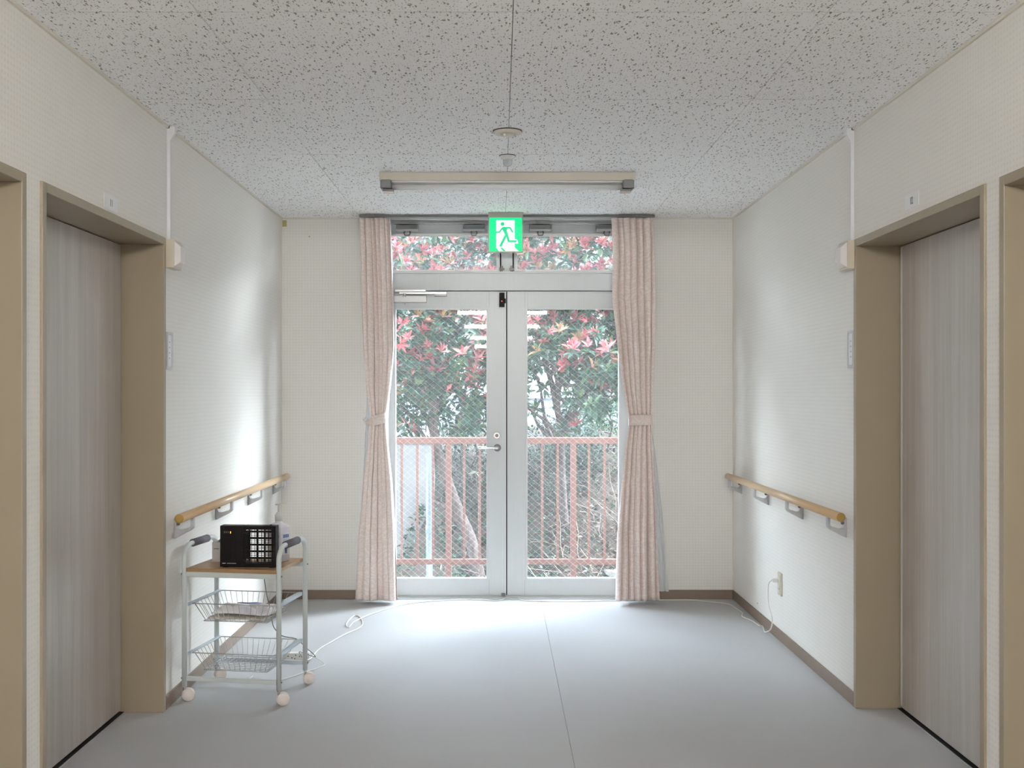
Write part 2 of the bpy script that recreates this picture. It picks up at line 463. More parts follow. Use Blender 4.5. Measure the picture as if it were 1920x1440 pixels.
def tube(bm, pts, r, n=8, closed=False, cap=True):
    """sweep a circle of radius r (or list of radii) along points"""
    pts = [Vector(p) for p in pts]
    N = len(pts)
    rings = []
    up = None
    for i in range(N):
        if closed:
            t = (pts[(i + 1) % N] - pts[i - 1])
        else:
            t = pts[min(i + 1, N - 1)] - pts[max(i - 1, 0)]
        if t.length < 1e-9: t = Vector((0, 0, 1))
        t.normalize()
        if up is None:
            up = Vector((0, 0, 1)) if abs(t.z) < 0.9 else Vector((1, 0, 0))
        a = t.cross(up)
        if a.length < 1e-6: a = t.orthogonal()
        a.normalize()
        b = a.cross(t).normalized()
        up = b
        rr = r[i] if isinstance(r, (list, tuple)) else r
        rings.append([bm.verts.new(pts[i] + (a * math.cos(2*PI*k/n) + b * math.sin(2*PI*k/n)) * rr) for k in range(n)])
    rng_ = range(N) if closed else range(N - 1)
    for i in rng_:
        A, B = rings[i], rings[(i + 1) % N]
        for k in range(n):
            bm.faces.new((A[k], A[(k+1) % n], B[(k+1) % n], B[k]))
    if cap and not closed:
        bm.faces.new(rings[0][::-1]); bm.faces.new(rings[-1])

def tubeo(name, pts, r, m, parent=None, n=8, closed=False):
    bm = bmesh.new(); tube(bm, pts, r, n, closed)
    return link_bm(name, bm, m, parent, smooth=True)

def smooth_path(pts, sub=6):
    """Catmull-Rom through points"""
    P = [Vector(p) for p in pts]
    out = []
    for i in range(len(P) - 1):
        p0 = P[max(i-1, 0)]; p1 = P[i]; p2 = P[i+1]; p3 = P[min(i+2, len(P)-1)]
        for k in range(sub):
            t = k / sub
            out.append(0.5 * ((2*p1) + (-p0+p2)*t + (2*p0-5*p1+4*p2-p3)*t*t + (-p0+3*p1-3*p2+p3)*t**3))
    out.append(P[-1])
    return out

def lathe(bm, prof, n=24, centre=(0,0,0), axis='Z'):
    """prof: list of (radius, height) around axis through centre"""
    c = Vector(centre); rings = []
    for r, h in prof:
        ring = []
        for k in range(n):
            a = 2*PI*k/n
            if axis == 'Z': p = Vector((r*math.cos(a), r*math.sin(a), h))
            elif axis == 'Y': p = Vector((r*math.cos(a), h, r*math.sin(a)))
            else: p = Vector((h, r*math.cos(a), r*math.sin(a)))
            ring.append(bm.verts.new(c + p))
        rings.append(ring)
    for i in range(len(rings)-1):
        for k in range(n):
            bm.faces.new((rings[i][k], rings[i][(k+1)%n], rings[i+1][(k+1)%n], rings[i+1][k]))
    bm.faces.new(rings[0][::-1]); bm.faces.new(rings[-1])

def latheo(name, prof, m, parent=None, n=24, centre=(0,0,0), axis='Z', smooth=True):
    bm = bmesh.new(); lathe(bm, prof, n, centre, axis)
    o = link_bm(name, bm, m, parent, smooth=False)
    if smooth:
        for p in o.data.polygons: p.use_smooth = len(p.vertices) == 4
    return o

def prism(bm, pts, d0, d1, plane='XZ'):
    """extrude polygon pts (a,b) along the remaining axis from d0 to d1"""
    def mk(a, b, d):
        return {'XZ': (a, d, b), 'YZ': (d, a, b), 'XY': (a, b, d)}[plane]
    A = [bm.verts.new(mk(a, b, d0)) for a, b in pts]
    B = [bm.verts.new(mk(a, b, d1)) for a, b in pts]
    n = len(pts)
    bm.faces.new(A[::-1]); bm.faces.new(B)
    for i in range(n): bm.faces.new((A[i], A[(i+1)%n], B[(i+1)%n], B[i]))

def tag(o, label=None, cat=None, group=None, kind=None):
    if label: o['label'] = label
    if cat: o['category'] = cat
    if group: o['group'] = group
    if kind: o['kind'] = kind
    return o

def thing(name, label, cat, loc=(0,0,0), rotz=0.0, group=None, kind=None):
    o = bpy.data.objects.new(name, None)
    o.empty_display_size = 0.1
    COL.objects.link(o); o.location = loc; o.rotation_euler = (0,0,rotz)
    return tag(o, label, cat, group, kind)

def place(o, empty_loc):
    """children were built in world coordinates: keep them there under an empty at empty_loc"""
    o.location = -Vector(empty_loc)

def wthing(name, label, cat, loc, group=None, kind=None):
    """empty at loc whose children will be given in world coordinates through wpar()"""
    return thing(name, label, cat, loc, 0.0, group, kind)

def wp(o, parent):
    """parent o (built in world coordinates) to an unrotated empty"""
    o.parent = parent
    off = Vector((0,0,0)); p = parent
    while p is not None:
        off += Vector(p.location); p = p.parent
    o.location = -off
    return o

def text_mesh(s, size, narrow=1.0, depth=0.0008):
    cu = bpy.data.curves.new('lettering', 'FONT')
    cu.body = s; cu.size = size; cu.extrude = depth; cu.align_x = 'CENTER'; cu.align_y = 'CENTER'
    tmp = bpy.data.objects.new('tmp_text', cu); COL.objects.link(tmp)
    dg = bpy.context.evaluated_depsgraph_get(); dg.update()
    me = bpy.data.meshes.new_from_object(tmp.evaluated_get(dg))
    bpy.data.objects.remove(tmp); bpy.data.curves.remove(cu)
    me.transform(Matrix.Diagonal((narrow, 1, 1, 1)))
    me.name = 'lettering'
    return me

# ================================================================== ROOM
# door openings along the side walls (outer edges of the frames)
L_OPEN = [(3.150, 4.318), (1.87, 3.045)]
R_OPEN = [(3.193, 4.370), (1.92, 3.098)]
FTOP = 1.932
WT = 0.34

def side_wall(name, x_in, x_out, opens):
    bm = bmesh.new()
    ys = sorted(opens)
    cur = YF
    for y0, y1 in ys:
        box(bm, x_in, x_out, cur, y0, 0, ZC)
        box(bm, x_in, x_out, y0, y1, FTOP, ZC)
        cur = y1
    box(bm, x_in, x_out, cur, YB + 0.22, 0, ZC)
    return tag(link_bm(name, bm, M['wallpaper']), kind='structure')
side_wall('wall_left', XL, XL - WT, L_OPEN)
side_wall('wall_right', XR, XR + WT, R_OPEN)

OX0, OX1, OZ1 = -0.826, 0.920, 2.386
tag(boxo('wall_back', [(XL, OX0, YB, YB+0.22, 0, ZC), (OX1, XR, YB, YB+0.22, 0, ZC), (OX0, OX1, YB, YB+0.22, OZ1, ZC)], M['wallpaper']), kind='structure')
tag(boxo('wall_front', (XL-WT, XR+WT, YF-0.2, YF, 0, ZC), M['wallpaper']), kind='structure')

# floor: slab and two vinyl sheets with a welded seam between them
floor = tag(boxo('floor', (XL-WT, XR+WT, YF-0.2, YB+0.22, -0.25, -0.003), M['slab']), kind='structure')
SX = 0.262
boxo('vinyl_sheet', (XL-WT, SX-0.0012, YF, YB+0.03, -0.003, 0), M['floor'], floor)
boxo('vinyl_sheet', (SX+0.0012, XR+WT, YF, YB+0.03, -0.003, 0), M['floor'], floor)

# ceiling: slab and boards with open joints
ceil = tag(boxo('ceiling', (XL-WT, XR+WT, YF-0.2, YB+0.22, ZC+0.012, ZC+0.2), M['slab']), kind='structure')
XJ = [XL, -0.872, 0.040, 0.950, XR]
YJ0 = 3.055
rows = [YJ0 + 0.911 * k for k in range(-3, 4)]
G, GY = 0.0013, 0.0027
bmesh_cache = {}
edges = [YF] + rows + [YB]
for i in range(len(edges) - 1):
    y0, y1 = edges[i], edges[i+1]
    if y1 - y0 < 0.05: continue
    for j in range(4):
        x0, x1 = XJ[j], XJ[j+1]
        w, d = round(x1 - x0, 3), round(y1 - y0, 3)
        if (w, d) not in bmesh_cache:
            bm = bmesh.new(); box(bm, G, w-G, GY, d-GY, 0, 0.012)
            me = bpy.data.meshes.new('ceiling_board'); bm.to_mesh(me); bm.free()
            me.materials.append(M['board']); bmesh_cache[(w, d)] = me
        o = new_obj('ceiling_board', bmesh_cache[(w, d)], None, ceil)
        o.location = (x0, y0, ZC + random.uniform(0.0, 0.0008))

# trims
tag(boxo('trim_1', [(XL, XL+0.009, YF, YB, ZC-0.010, ZC)], M['trim']), kind='structure')
tag(boxo('trim_2', [(XR-0.009, XR, YF, YB, ZC-0.010, ZC)], M['trim']), kind='structure')
tag(boxo('trim_3', [(XL+0.009, OX0-0.03, YB-0.006, YB, ZC-0.008, ZC)], M['trim']), kind='structure')
tag(boxo('trim_4', [(OX1+0.03, XR-0.009, YB-0.006, YB, ZC-0.008, ZC)], M['trim']), kind='structure')
tag(boxo('trim_5', [(XL, XL+0.005, YB-0.005, YB, 0.057, ZC-0.010)], M['trim']), kind='structure')
tag(boxo('trim_6', [(XR-0.005, XR, YB-0.005, YB, 0.057, ZC-0.010)], M['trim']), kind='structure')
BH = 0.058
def baseboard(name, d): tag(boxo(name, d, M['base'], bevel=0.002), kind='structure')
baseboard('baseboard_left', (XL, XL+0.007, 4.322, YB, 0, BH))
baseboard('baseboard_right', (XR-0.007, XR, 4.374, YB, 0, BH))
baseboard('baseboard_back_left', (XL+0.007, OX0-0.004, YB-0.007, YB, 0, BH))
baseboard('baseboard_back_right', (OX1+0.004, XR-0.007, YB-0.007, YB, 0, BH))

# ------------------------------------------------------------------ side doors
def side_door(name, side, y0, y1, rec, strip=False):
    """side -1 left / +1 right; y0..y1 outer frame edges; leaf recessed by rec"""
    xw = XL if side < 0 else XR
    d = thing(name, None, None, (xw, (y0+y1)/2, 0), 0, None, 'structure')
    s = side
    fw, pr = 0.030, 0.008
    yi0, yi1, zi = y0+fw, y1-fw, FTOP-fw
    xf = xw - s*pr                     # face of trim (towards corridor)
    xb = xw + s*(rec + 0.05)
    bm = bmesh.new()
    box(bm, xf, xb, y0, yi0, 0, FTOP)
    box(bm, xf, xb, yi1, y1, 0, FTOP)
    box(bm, xf, xb, yi0, yi1, zi, FTOP)
    wp(link_bm('door_frame', bm, M['steel'], None, bevel=0.002), d)
    xl = xw + s*rec
    leaf = boxo('door_leaf', (xl, xl + s*0.036, yi0-0.0, yi1-0.006, 0.012, zi-0.004), M['laminate'])
    wp(leaf, d)
    if strip:
        wp(boxo('edge_strip', (xl - s*0.001, xl + s*0.03, yi1-0.026, yi1-0.008, 0.02, zi-0.008), M['duct'], bevel=0.001), d)
    wp(boxo('floor_guide', [(xl - s*0.012, xl + s*0.036, yi0, yi1, -0.001, 0.004)], M['dark']), d)
    wp(boxo('floor_guide_lip', [(xl - s*0.016, xl - s*0.012, yi0, yi1, 0.0, 0.003)], M['bracket']), d)
    # closed-off pocket behind the leaf
    wp(boxo('door_pocket', (xb, xw + s*(WT-0.01), y0+0.01, y1-0.01, 0, FTOP-0.01), M['dark']), d)
    return d
side_door('door_1', -1, 3.150, 4.318, 0.165)
side_door('door_2', +1, 3.193, 4.370, 0.173, True)
side_door('door_3', -1, 1.87, 3.045, 0.165)
side_door('door_4', +1, 1.92, 3.098, 0.173)

# ------------------------------------------------------------------ glazed door and transom windows
YD = 6.70                                    # face of the leaves
def dx(px, Y=YD): return (px - CX) * Y / FPX
def dz(py, Y=YD): return EYE + (CY - py) * Y / FPX
WIRE_P = (0.0475, 0.0400)
def wire_net(x0, x1, z0, z1, y, r=0.00050):
    """diamond mesh clipped to the pane"""
    bm = bmesh.new()
    dxw, dzw = WIRE_P
    sl = dzw / dxw
    for sgn in (1, -1):
        H = (z1 - z0) + sl * (x1 - x0)
        n = int(H / dzw) + 2
        for k in range(n):
            # line z = c + sgn*sl*(x-x0)
            c = (z0 - sl*(x1-x0) if sgn > 0 else z0) + k * dzw + 0.011
            pts = []
            for (xa) in (x0, x1):
                za = c + sgn*sl*(xa-x0)
                if z0 <= za <= z1: pts.append((xa, za))
            for zb in (z0, z1):
                xb_ = x0 + (zb - c) / (sgn*sl)
                if x0 < xb_ < x1: pts.append((xb_, zb))
            if len(pts) >= 2:
                pts.sort()
                a, b = pts[0], pts[-1]
                if (a[0]-b[0])**2 + (a[1]-b[1])**2 > 1e-5:
                    tube(bm, [(a[0], y + sgn*0.0004, a[1]), (b[0], y + sgn*0.0004, b[1])], r if sgn < 0 else r*0.62, 4, cap=False)
    return bm

door5 = thing('door_5', None, None, (dx(950), YD, 0), 0, None, 'structure')
bm = bmesh.new()
X0f, X1f = OX0, OX1
zt = OZ1
box(bm, X0f, dx(706), YD-0.035, YD+0.07, 0, zt)                 # jambs
box(bm, dx(1196), X1f, YD-0.035, YD+0.07, 0, zt)
box(bm, dx(706), dx(1196), YD-0.012, YD+0.07, dz(545), dz(513)) # transom bar
box(bm, dx(706), dx(1196), YD-0.020, YD+0.07, dz(513), dz(509.5))
box(bm, dx(706), dx(1196), YD+0.041, YD+0.07, dz(550), dz(545))
wp(link_bm('door_frame', bm, M['alu'], bevel=0.0015), door5)
wp(boxo('threshold', [(dx(700), dx(1202), YB-0.012, YD+0.07, 0.0, 0.006), (dx(706), dx(1196), YD+0.0, YD+0.06, 0.006, 0.012)], M['alu'], bevel=0.001), door5)

def glazed_leaf(px0, px1, gx0, gx1):
    x0, x1, z0, z1 = dx(px0), dx(px1), 0.014, dz(546.5)
    a0, a1, b0, b1 = dx(gx0), dx(gx1), dz(1084), dz(580)
    bm = bmesh.new()
    box(bm, x0, a0, YD, YD+0.04, z0, z1); box(bm, a1, x1, YD, YD+0.04, z0, z1)
    box(bm, a0, a1, YD, YD+0.04, z0, b0); box(bm, a0, a1, YD, YD+0.04, b1, z1)
    leaf = link_bm('door_leaf', bm, M['alu'], bevel=0.001)
    wp(leaf, door5)
    g = 0.004                                    # glazing bead around the pane
    bm = bmesh.new()
    for d_ in ((a0-0.012, a0, b0-0.012, b1+0.012), (a1, a1+0.012, b0-0.012, b1+0.012)): box(bm, d_[0], d_[1], YD-g, YD, d_[2], d_[3])
    box(bm, a0, a1, YD-g, YD, b0-0.012, b0); box(bm, a0, a1, YD-g, YD, b1, b1+0.012)
    wp(link_bm('glazing_bead', bm, M['alu'], bevel=0.001), leaf)
    wp(boxo('glass_pane', (a0-0.004, a1+0.004, YD+0.014, YD+0.021, b0-0.004, b1+0.004), M['glass']), leaf)
    jx = a1 + 0.017 if gx0 < 900 else a0 - 0.017
    for z_0, z_1 in ((b1+0.012, z1), (z0, b0-0.012)):
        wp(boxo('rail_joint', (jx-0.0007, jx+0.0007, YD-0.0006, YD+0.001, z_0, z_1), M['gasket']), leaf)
    wn_ = link_bm('wire_mesh', wire_net(a0, a1, b0, b1, YD+0.0125), M['wire']); wp(wn_, leaf)
    return leaf
leafL = glazed_leaf(707, 948.5, 742, 912)
leafR = glazed_leaf(951, 1195, 989, 1160)
wp(boxo('gap_shadow', [(dx(948.5), dx(951), YD+0.003, YD+0.03, 0.014, dz(547))], M['dark']), leafL)  # black strip standing in for the shade of the gap between the leaves
wp(boxo('meeting_strip', [(dx(945.8), dx(949.0), YD-0.007, YD-0.0005, 0.013, dz(547))], M['alu'], bevel=0.001), leafL)

def hw(name, o_or_dims, m, parent, bevel=0.0):
    return wp(boxo(name, o_or_dims, m, bevel=bevel), parent)
# door closer
bm = bmesh.new(); box(bm, dx(722), dx(801), YD-0.045, YD, dz(568), dz(555))
wp(link_bm('door_closer_body', bm, M['alu_bright'], bevel=0.004), leafL)
hw('closer_arm', [(dx(750), dx(838), YD-0.060, YD-0.052, dz(553), dz(549)), (dx(742), dx(800), YD-0.070, YD-0.062, dz(549), dz(545))], M['chrome'], leafL, 0.002)
wp(latheo('closer_pivot', [(0.010, -0.02), (0.010, 0.004), (0.006, 0.006)], M['chrome'], n=16, centre=(dx(760), YD-0.056, dz(553))), leafL)
wp(latheo('closer_pivot', [(0.006, -0.004), (0.006, 0.004)], M['chrome'], n=12, centre=(dx(832), YD-0.054, dz(551))), leafL)
hw('closer_bracket', (dx(815), dx(838), YD-0.055, YD-0.002, dz(556), dz(552)), M['alu_bright'], leafL, 0.001)
wp(latheo('closer_screw', [(0.004, -0.012), (0.004, 0)], M['chrome'], n=10, centre=(dx(760), YD-0.030, dz(570))), leafL)
# dead bolt and lever handle
def disc(name, px, py, r, y0, y1, m, par):
    return wp(latheo(name, [(r*0.85, y0), (r, y0+0.002), (r, y1)], m, n=24, centre=(dx(px), 0, dz(py)), axis='Y'), par)
disc('deadlock', 931.5, 816.5, 0.0215, YD-0.007, YD, M['chrome'], leafL)
disc('deadlock_core', 931.5, 816.5, 0.011, YD-0.010, YD-0.004, M['rail_dark'], leafL)
disc('handle_rose', 932.5, 839.5, 0.0235, YD-0.008, YD, M['rail_dark'], leafL)
bm = bmesh.new()
c = Vector((dx(932.5), YD, dz(839.5)))
tube(bm, smooth_path([c + Vector((0, -0.004, 0)), c + Vector((0, -0.035, 0)), c + Vector((-0.012, -0.050, 0)), c + Vector((-0.03, -0.053, 0.001)), c + Vector((-0.12, -0.053, 0.003))], 5), 0.0095, 12)
wp(link_bm('lever_handle', bm, M['chrome'], smooth=True), leafL)
# little black latch sensor with its magnet
sensor = thing('door_sensor', 'small black door sensor with a red lens at the top of the glazed door', 'sensor', (dx(941), YD, dz(562)))
wp(boxo('housing', (dx(936), dx(946), YD-0.018, YD, dz(576), dz(549)), M['black'], bevel=0.002), sensor)
wp(boxo('magnet', (dx(946), dx(948.5), YD-0.014, YD-0.007, dz(569), dz(560)), M['black'], bevel=0.001), sensor)
wp(latheo('lens', [(0.002, -0.003), (0.0045, 0.0), (0.0045, 0.002)], M['red_led'], n=12, centre=(dx(941), YD-0.018, dz(565)), axis='Y'), sensor)
hw('floor_bolt', (dx(940), dx(948), YD-0.016, YD, 0.012, 0.028), M['rail_dark'], leafL, 0.001)

def transom(name, px0, px1, gx0, gx1, openers, latch_px):
    w = thing(name, None, None, (dx((px0+px1)/2), YD, dz(512)), 0, None, 'structure')
    x0, x1 = dx(px0), dx(px1)
    zg0, zg1 = dz(506), dz(442)
    a0, a1 = dx(gx0), dx(gx1)
    # fixed frame: stepped head, mullion half
    wp(boxo('window_frame', [(x0, x1, YD-0.032, YD+0.07, dz(414), zt), (x0, x1, YD-0.020, YD+0.07, dz(418.5), dz(414)),
                             (x0, x1, YD-0.026, YD+0.07, dz(421), dz(418.5))], M['alu'], bevel=0.001), w)
    sash = boxo('sash', [(x0, x1, YD+0.0, YD+0.04, zg1, dz(421)), (x0, a0, YD, YD+0.04, dz(509.5), zg1), (a1, x1, YD, YD+0.04, dz(509.5), zg1),
                         (a0, a1, YD, YD+0.04, dz(509.5), zg0)], M['alu'], bevel=0.001)
    wp(sash, w)
    wp(boxo('sash_lip', [(a0-0.01, a1+0.01, YD-0.006, YD, zg1, zg1+0.012), (a0-0.01, a1+0.01, YD-0.006, YD, zg0-0.010, zg0)], M['alu_bright']), sash)
    wp(boxo('glass_pane', (a0-0.004, a1+0.004, YD+0.014, YD+0.021, zg0-0.004, zg1+0.004), M['glass_top']), sash)
    wp(link_bm('wire_mesh', wire_net(a0, a1, zg0, zg1, YD+0.0125, 0.0004), M['wire']), sash)
    for q in openers:
        op = boxo('operator_box', [(dx(q-20.5), dx(q+20.5), YD-0.050, YD-0.0, dz(431.5), dz(424))], M['socket'], bevel=0.002)
        wp(op, w)
        wp(boxo('cover_lip', [(dx(q-20.5), dx(q+20.5), YD-0.053, YD-0.01, dz(435), dz(431.5))], M['alu_bright'], bevel=0.001), op)
        bm = bmesh.new()
        hx, hz = dx(q), dz(439)
        tube(bm, [(hx-0.014, YD-0.03, dz(434)), (hx-0.019, YD-0.034, dz(438)), (hx-0.012, YD-0.036, dz(443)), (hx+0.012, YD-0.036, dz(443)),
                  (hx+0.019, YD-0.034, dz(438)), (hx+0.014, YD-0.03, dz(434))], 0.0050, 8)
        wp(link_bm('pull_ring', bm, M['rail_dark'], smooth=True), op)
    lx = dx(latch_px)
    lt = boxo('latch', [(lx-0.008, lx+0.008, YD-0.020, YD, dz(509), dz(499)), (lx-0.016, lx+0.016, YD-0.026, YD-0.014, dz(507), dz(503))], M['rail_dark'], bevel=0.002)
    wp(lt, w)
    return w
transom('window_1', 706, 940, 722, 931, (764.5, 889), 941)
transom('window_2', 961, 1196, 970, 1180, (1013, 1137), 959.5)
# mullion between the two
wp(boxo('mullion', [(dx(940), dx(961), YD-0.012, YD+0.07, dz(509.5), dz(421)), (dx(937), dx(940), YD+0.0, YD+0.05, dz(509.5), dz(442)),
                    (dx(961), dx(964), YD, YD+0.05, dz(509.5), dz(442))], M['alu'], bevel=0.001), door5)

# ------------------------------------------------------------------ curtain rail and curtains
YC = 6.545
railt = thing('curtain_rail', 'double grey curtain rail fixed to the ceiling above the glazed door', 'curtain rail', (dx(950), YC, ZC))
rx0, rx1 = bp(675, 0, 6.56).x, bp(1226, 0, 6.56).x
for i, (yy, z0) in enumerate(((YC-0.02, ZC-0.016), (YC+0.055, ZC-0.018))):
    wp(boxo('rail', [(rx0, rx1, yy-0.008, yy+0.008, z0, ZC-0.003)], M['rail_dark'] if i == 0 else M['alu'], bevel=0.001), railt)
for px in (690, 764, 950, 1136, 1212):
    x = bp(px, 0, YC).x
    wp(boxo('bracket', [(x-0.012, x+0.012, YC-0.035, YC+0.07, ZC-0.003, ZC)], M['alu_bright']), railt)

def interp(tab, z):
    for i in range(len(tab)-1):
        z1, v1 = tab[i]; z0, v0 = tab[i+1]
        if z <= z1 and z >= z0:
            t = (z - z0) / (z1 - z0)
            t = t*t*(3-2*t) if False else t
            return v0 + (v1-v0)*t
    return tab[0][1] if z > tab[0][0] else tab[-1][1]

def cloth(name, m, left, right, amp, ztop, zbot, nf, seed, yc, cols=200, rows_=110, parent=None, thick=0.0018, pinch=True, zt_=None):
    """hanging pleated cloth; left/right edge and amplitude are tables over height"""
    r = random.Random(seed)
    ph = [r.uniform(0, 2*PI) for _ in range(6)]
    W = 0.60
    bm = bmesh.new(); uvl = bm.loops.layers.uv.new('UVMap')
    grid = []
    for j in range(rows_+1):
        v = j / rows_
        z = ztop + (zbot - ztop) * v
        xl, xr, A = interp(left, z), interp(right, z), interp(amp, z)
        row = []
        for i in range(cols+1):
            u = i / cols
            # drifting folds, each of its own width
            uu = u + 0.012*math.sin(3.1*z + ph[1] + 5*u) + 0.030*math.sin(2*PI*u + ph[2])*0.6 + 0.012*math.sin(4*PI*u+ph[4]+1.3*z)
            w = 2*PI*nf*uu + ph[0]
            s1 = math.sin(w)
            s2 = math.sin(2*w + ph[3] + 0.8*math.sin(1.7*z+ph[5]))
            y = A * (2.0*(abs(math.sin(w*0.5))**0.75) - 1.15 + 0.10*s2 + 0.30*math.sin(w*0.31 + ph[4] + 0.9*z))
            if False:                           # pinch pleats at the heading
                k = (z - (ztop - 0.14)) / 0.14
                sq = max(-1, min(1, 2.6*s1))
                y = y*(1-k) + A*0.8*sq*k
            x = xl + (xr-xl)*(u - 0.25/nf*math.sin(w + 0.4*math.sin(1.9*z+ph[5]))*min(1, A/0.03))
            row.append((bm.verts.new((x, yc - y, z)), u*W, z))
        grid.append(row)
    for j in range(rows_):
        for i in range(cols):
            q = [grid[j][i], grid[j][i+1], grid[j+1][i+1], grid[j+1][i]]
            f = bm.faces.new([t[0] for t in q]); f.smooth = True
            for lp, t in zip(f.loops, q): lp[uvl].uv = (t[1], t[2])
    me = bpy.data.meshes.new(name); bm.to_mesh(me); bm.free()
    o = new_obj(name, me, m, parent)
    if thick:
        md = o.modifiers.new('thickness', 'SOLIDIFY'); md.thickness = thick; md.offset = 0
    return o

YCU = 6.515
def tabx(rows_): return [(EYE + (CY - py)*YCU/FPX, (px-CX)*YCU/FPX) for py, px in rows_]
zt_c = ZC - 0.028
cl = thing('curtain', 'pinkish beige patterned curtain tied back left of the glazed door', 'curtain', ((708-CX)*YCU/FPX, YCU, 0), group='tied-back curtains of the glazed door')
L_l = tabx([(405, 677), (470, 680), (560, 682), (650, 685), (730, 689), (785, 697), (830, 692), (900, 684), (1000, 675), (1123, 670)])
L_r = tabx([(405, 733), (470, 736), (560, 739), (650, 740), (720, 734), (785, 724), (830, 728), (900, 736), (1000, 744), (1123, 749)])
A_c = [(zt_c, 0.034), (2.2, 0.044), (1.6, 0.044), (1.25, 0.030), (1.14, 0.018), (1.05, 0.030), (0.6, 0.046), (0.03, 0.055)]
wp(cloth('drape', M['curtain'], L_l, L_r, A_c, zt_c, 0.024, 6, 3, YCU), cl)
cr = thing('curtain', 'pinkish beige patterned curtain tied back right of the glazed door', 'curtain', ((1192-CX)*YCU/FPX, YCU, 0), group='tied-back curtains of the glazed door')
R_l = tabx([(405, 1148), (470, 1151), (560, 1149), (650, 1158), (730, 1168), (790, 1179), (840, 1172), (900, 1166), (1000, 1158), (1123, 1155)])
R_r = tabx([(405, 1225), (470, 1227), (560, 1228), (650, 1227), (730, 1224), (790, 1222), (840, 1224), (900, 1228), (1000, 1232), (1123, 1236)])
wp(cloth('drape', M['curtain'], R_l, R_r, A_c, zt_c, 0.024, 6, 12, YCU), cr)
# tiebacks: a flat band swept round the gathered cloth
def tieback(px0, px1, pyc0, pyc1, hook_px, hook_py, par, h=0.062):
    a = bp(px0, pyc0, YCU); b = bp(px1, pyc1, YCU)
    cxm = (a + b) / 2; rx = (b.x - a.x)/2 + 0.004; ry = 0.032
    bm = bmesh.new(); n = 40; ra, rb = [], []
    for k in range(n):
        t = 2*PI*k/n
        x = cxm.x + rx*math.cos(t); y = YCU - ry*math.sin(t)
        u = (x - a.x) / (b.x - a.x)
        z = a.z + (b.z - a.z)*u
        ra.append(bm.verts.new((x, y, z-h/2))); rb.append(bm.verts.new((x, y, z+h/2)))
    for k in range(n): bm.faces.new((ra[k], ra[(k+1)%n], rb[(k+1)%n], rb[k])).smooth = True
    o = link_bm('tieback', bm, M['curtain']); md = o.modifiers.new('thickness', 'SOLIDIFY'); md.thickness = 0.004
    uv = o.data.uv_layers.new(name='UVMap')
    for l_ in o.data.loops:
        co = o.data.vertices[l_.vertex_index].co; uv.data[l_.index].uv = (co.x, co.z)
    wp(o, par)
tieback(697, 724, 790, 783, 0, 0, cl)
tieback(1179, 1222, 788, 787, 0, 0, cr, 0.066)
# left tieback end running to its wall hook
bm = bmesh.new()
p0, p1 = bp(702, 791, YCU-0.02), bp(683, 791, 6.60)
for (pa, pb, hh) in (((p0), (p1), 0.0),):
    v = [bm.verts.new(p0 + Vector((0, 0, 0.030))), bm.verts.new(p0 + Vector((0, 0, -0.030))), bm.verts.new(p1 + Vector((0.01, 0, -0.022))), bm.verts.new(p1 + Vector((0, 0, 0.004))), bm.verts.new(p1 + Vector((0.025, 0, 0.018)))]
    bm.faces.new(v)
o = link_bm('tieback_end', bm, M['curtain']); md = o.modifiers.new('thickness', 'SOLIDIFY'); md.thickness = 0.004; wp(o, cl)
hk = thing('tieback_hook', 'small wire hook on the back wall holding the left tieback', 'hook', bp(684, 786, YB))
bm = bmesh.new()
h0 = bp(690, 779, YB)
tube(bm, smooth_path([h0, h0 + Vector((0, -0.02, 0)), h0 + Vector((-0.01, -0.045, -0.012)), h0 + Vector((-0.022, -0.045, -0.03)), h0 + Vector((-0.03, -0.02, -0.02)), h0 + Vector((-0.03, 0, -0.012))], 4), 0.0018, 6)
wp(link_bm('hook_wire', bm, M['chrome'], smooth=True), hk)

# white voile behind the drapes
YS = YC + 0.045
def tabs(rows_): return [(EYE + (CY - py)*YS/FPX, (px-CX)*YS/FPX) for py, px in rows_]
A_s = [(zt_c, 0.010), (1.2, 0.008), (0.03, 0.016)]
s1 = cloth('sheer_curtain', M['sheer'], tabs([(405, 690), (700, 690), (790, 686), (900, 680), (1112, 668)]), tabs([(405, 728), (700, 733), (790, 728), (900, 730), (1112, 742)]), A_s, zt_c, 0.06, 9, 5, YS, cols=130, rows_=50, thick=0.0, pinch=False)
tag(s1, 'thin white sheer curtain gathered behind the left drape', 'curtain', 'sheers behind the drapes')
s2 = cloth('sheer_curtain', M['sheer'], tabs([(405, 1152), (700, 1180), (790, 1190), (900, 1185), (1112, 1175)]), tabs([(405, 1215), (700, 1212), (790, 1220), (850, 1229), (1000, 1245), (1112, 1253)]), A_s, zt_c, 0.06, 9, 6, YS, cols=130, rows_=50, thick=0.0, pinch=False)
tag(s2, 'thin white sheer curtain gathered behind the right drape', 'curtain', 'sheers behind the drapes')

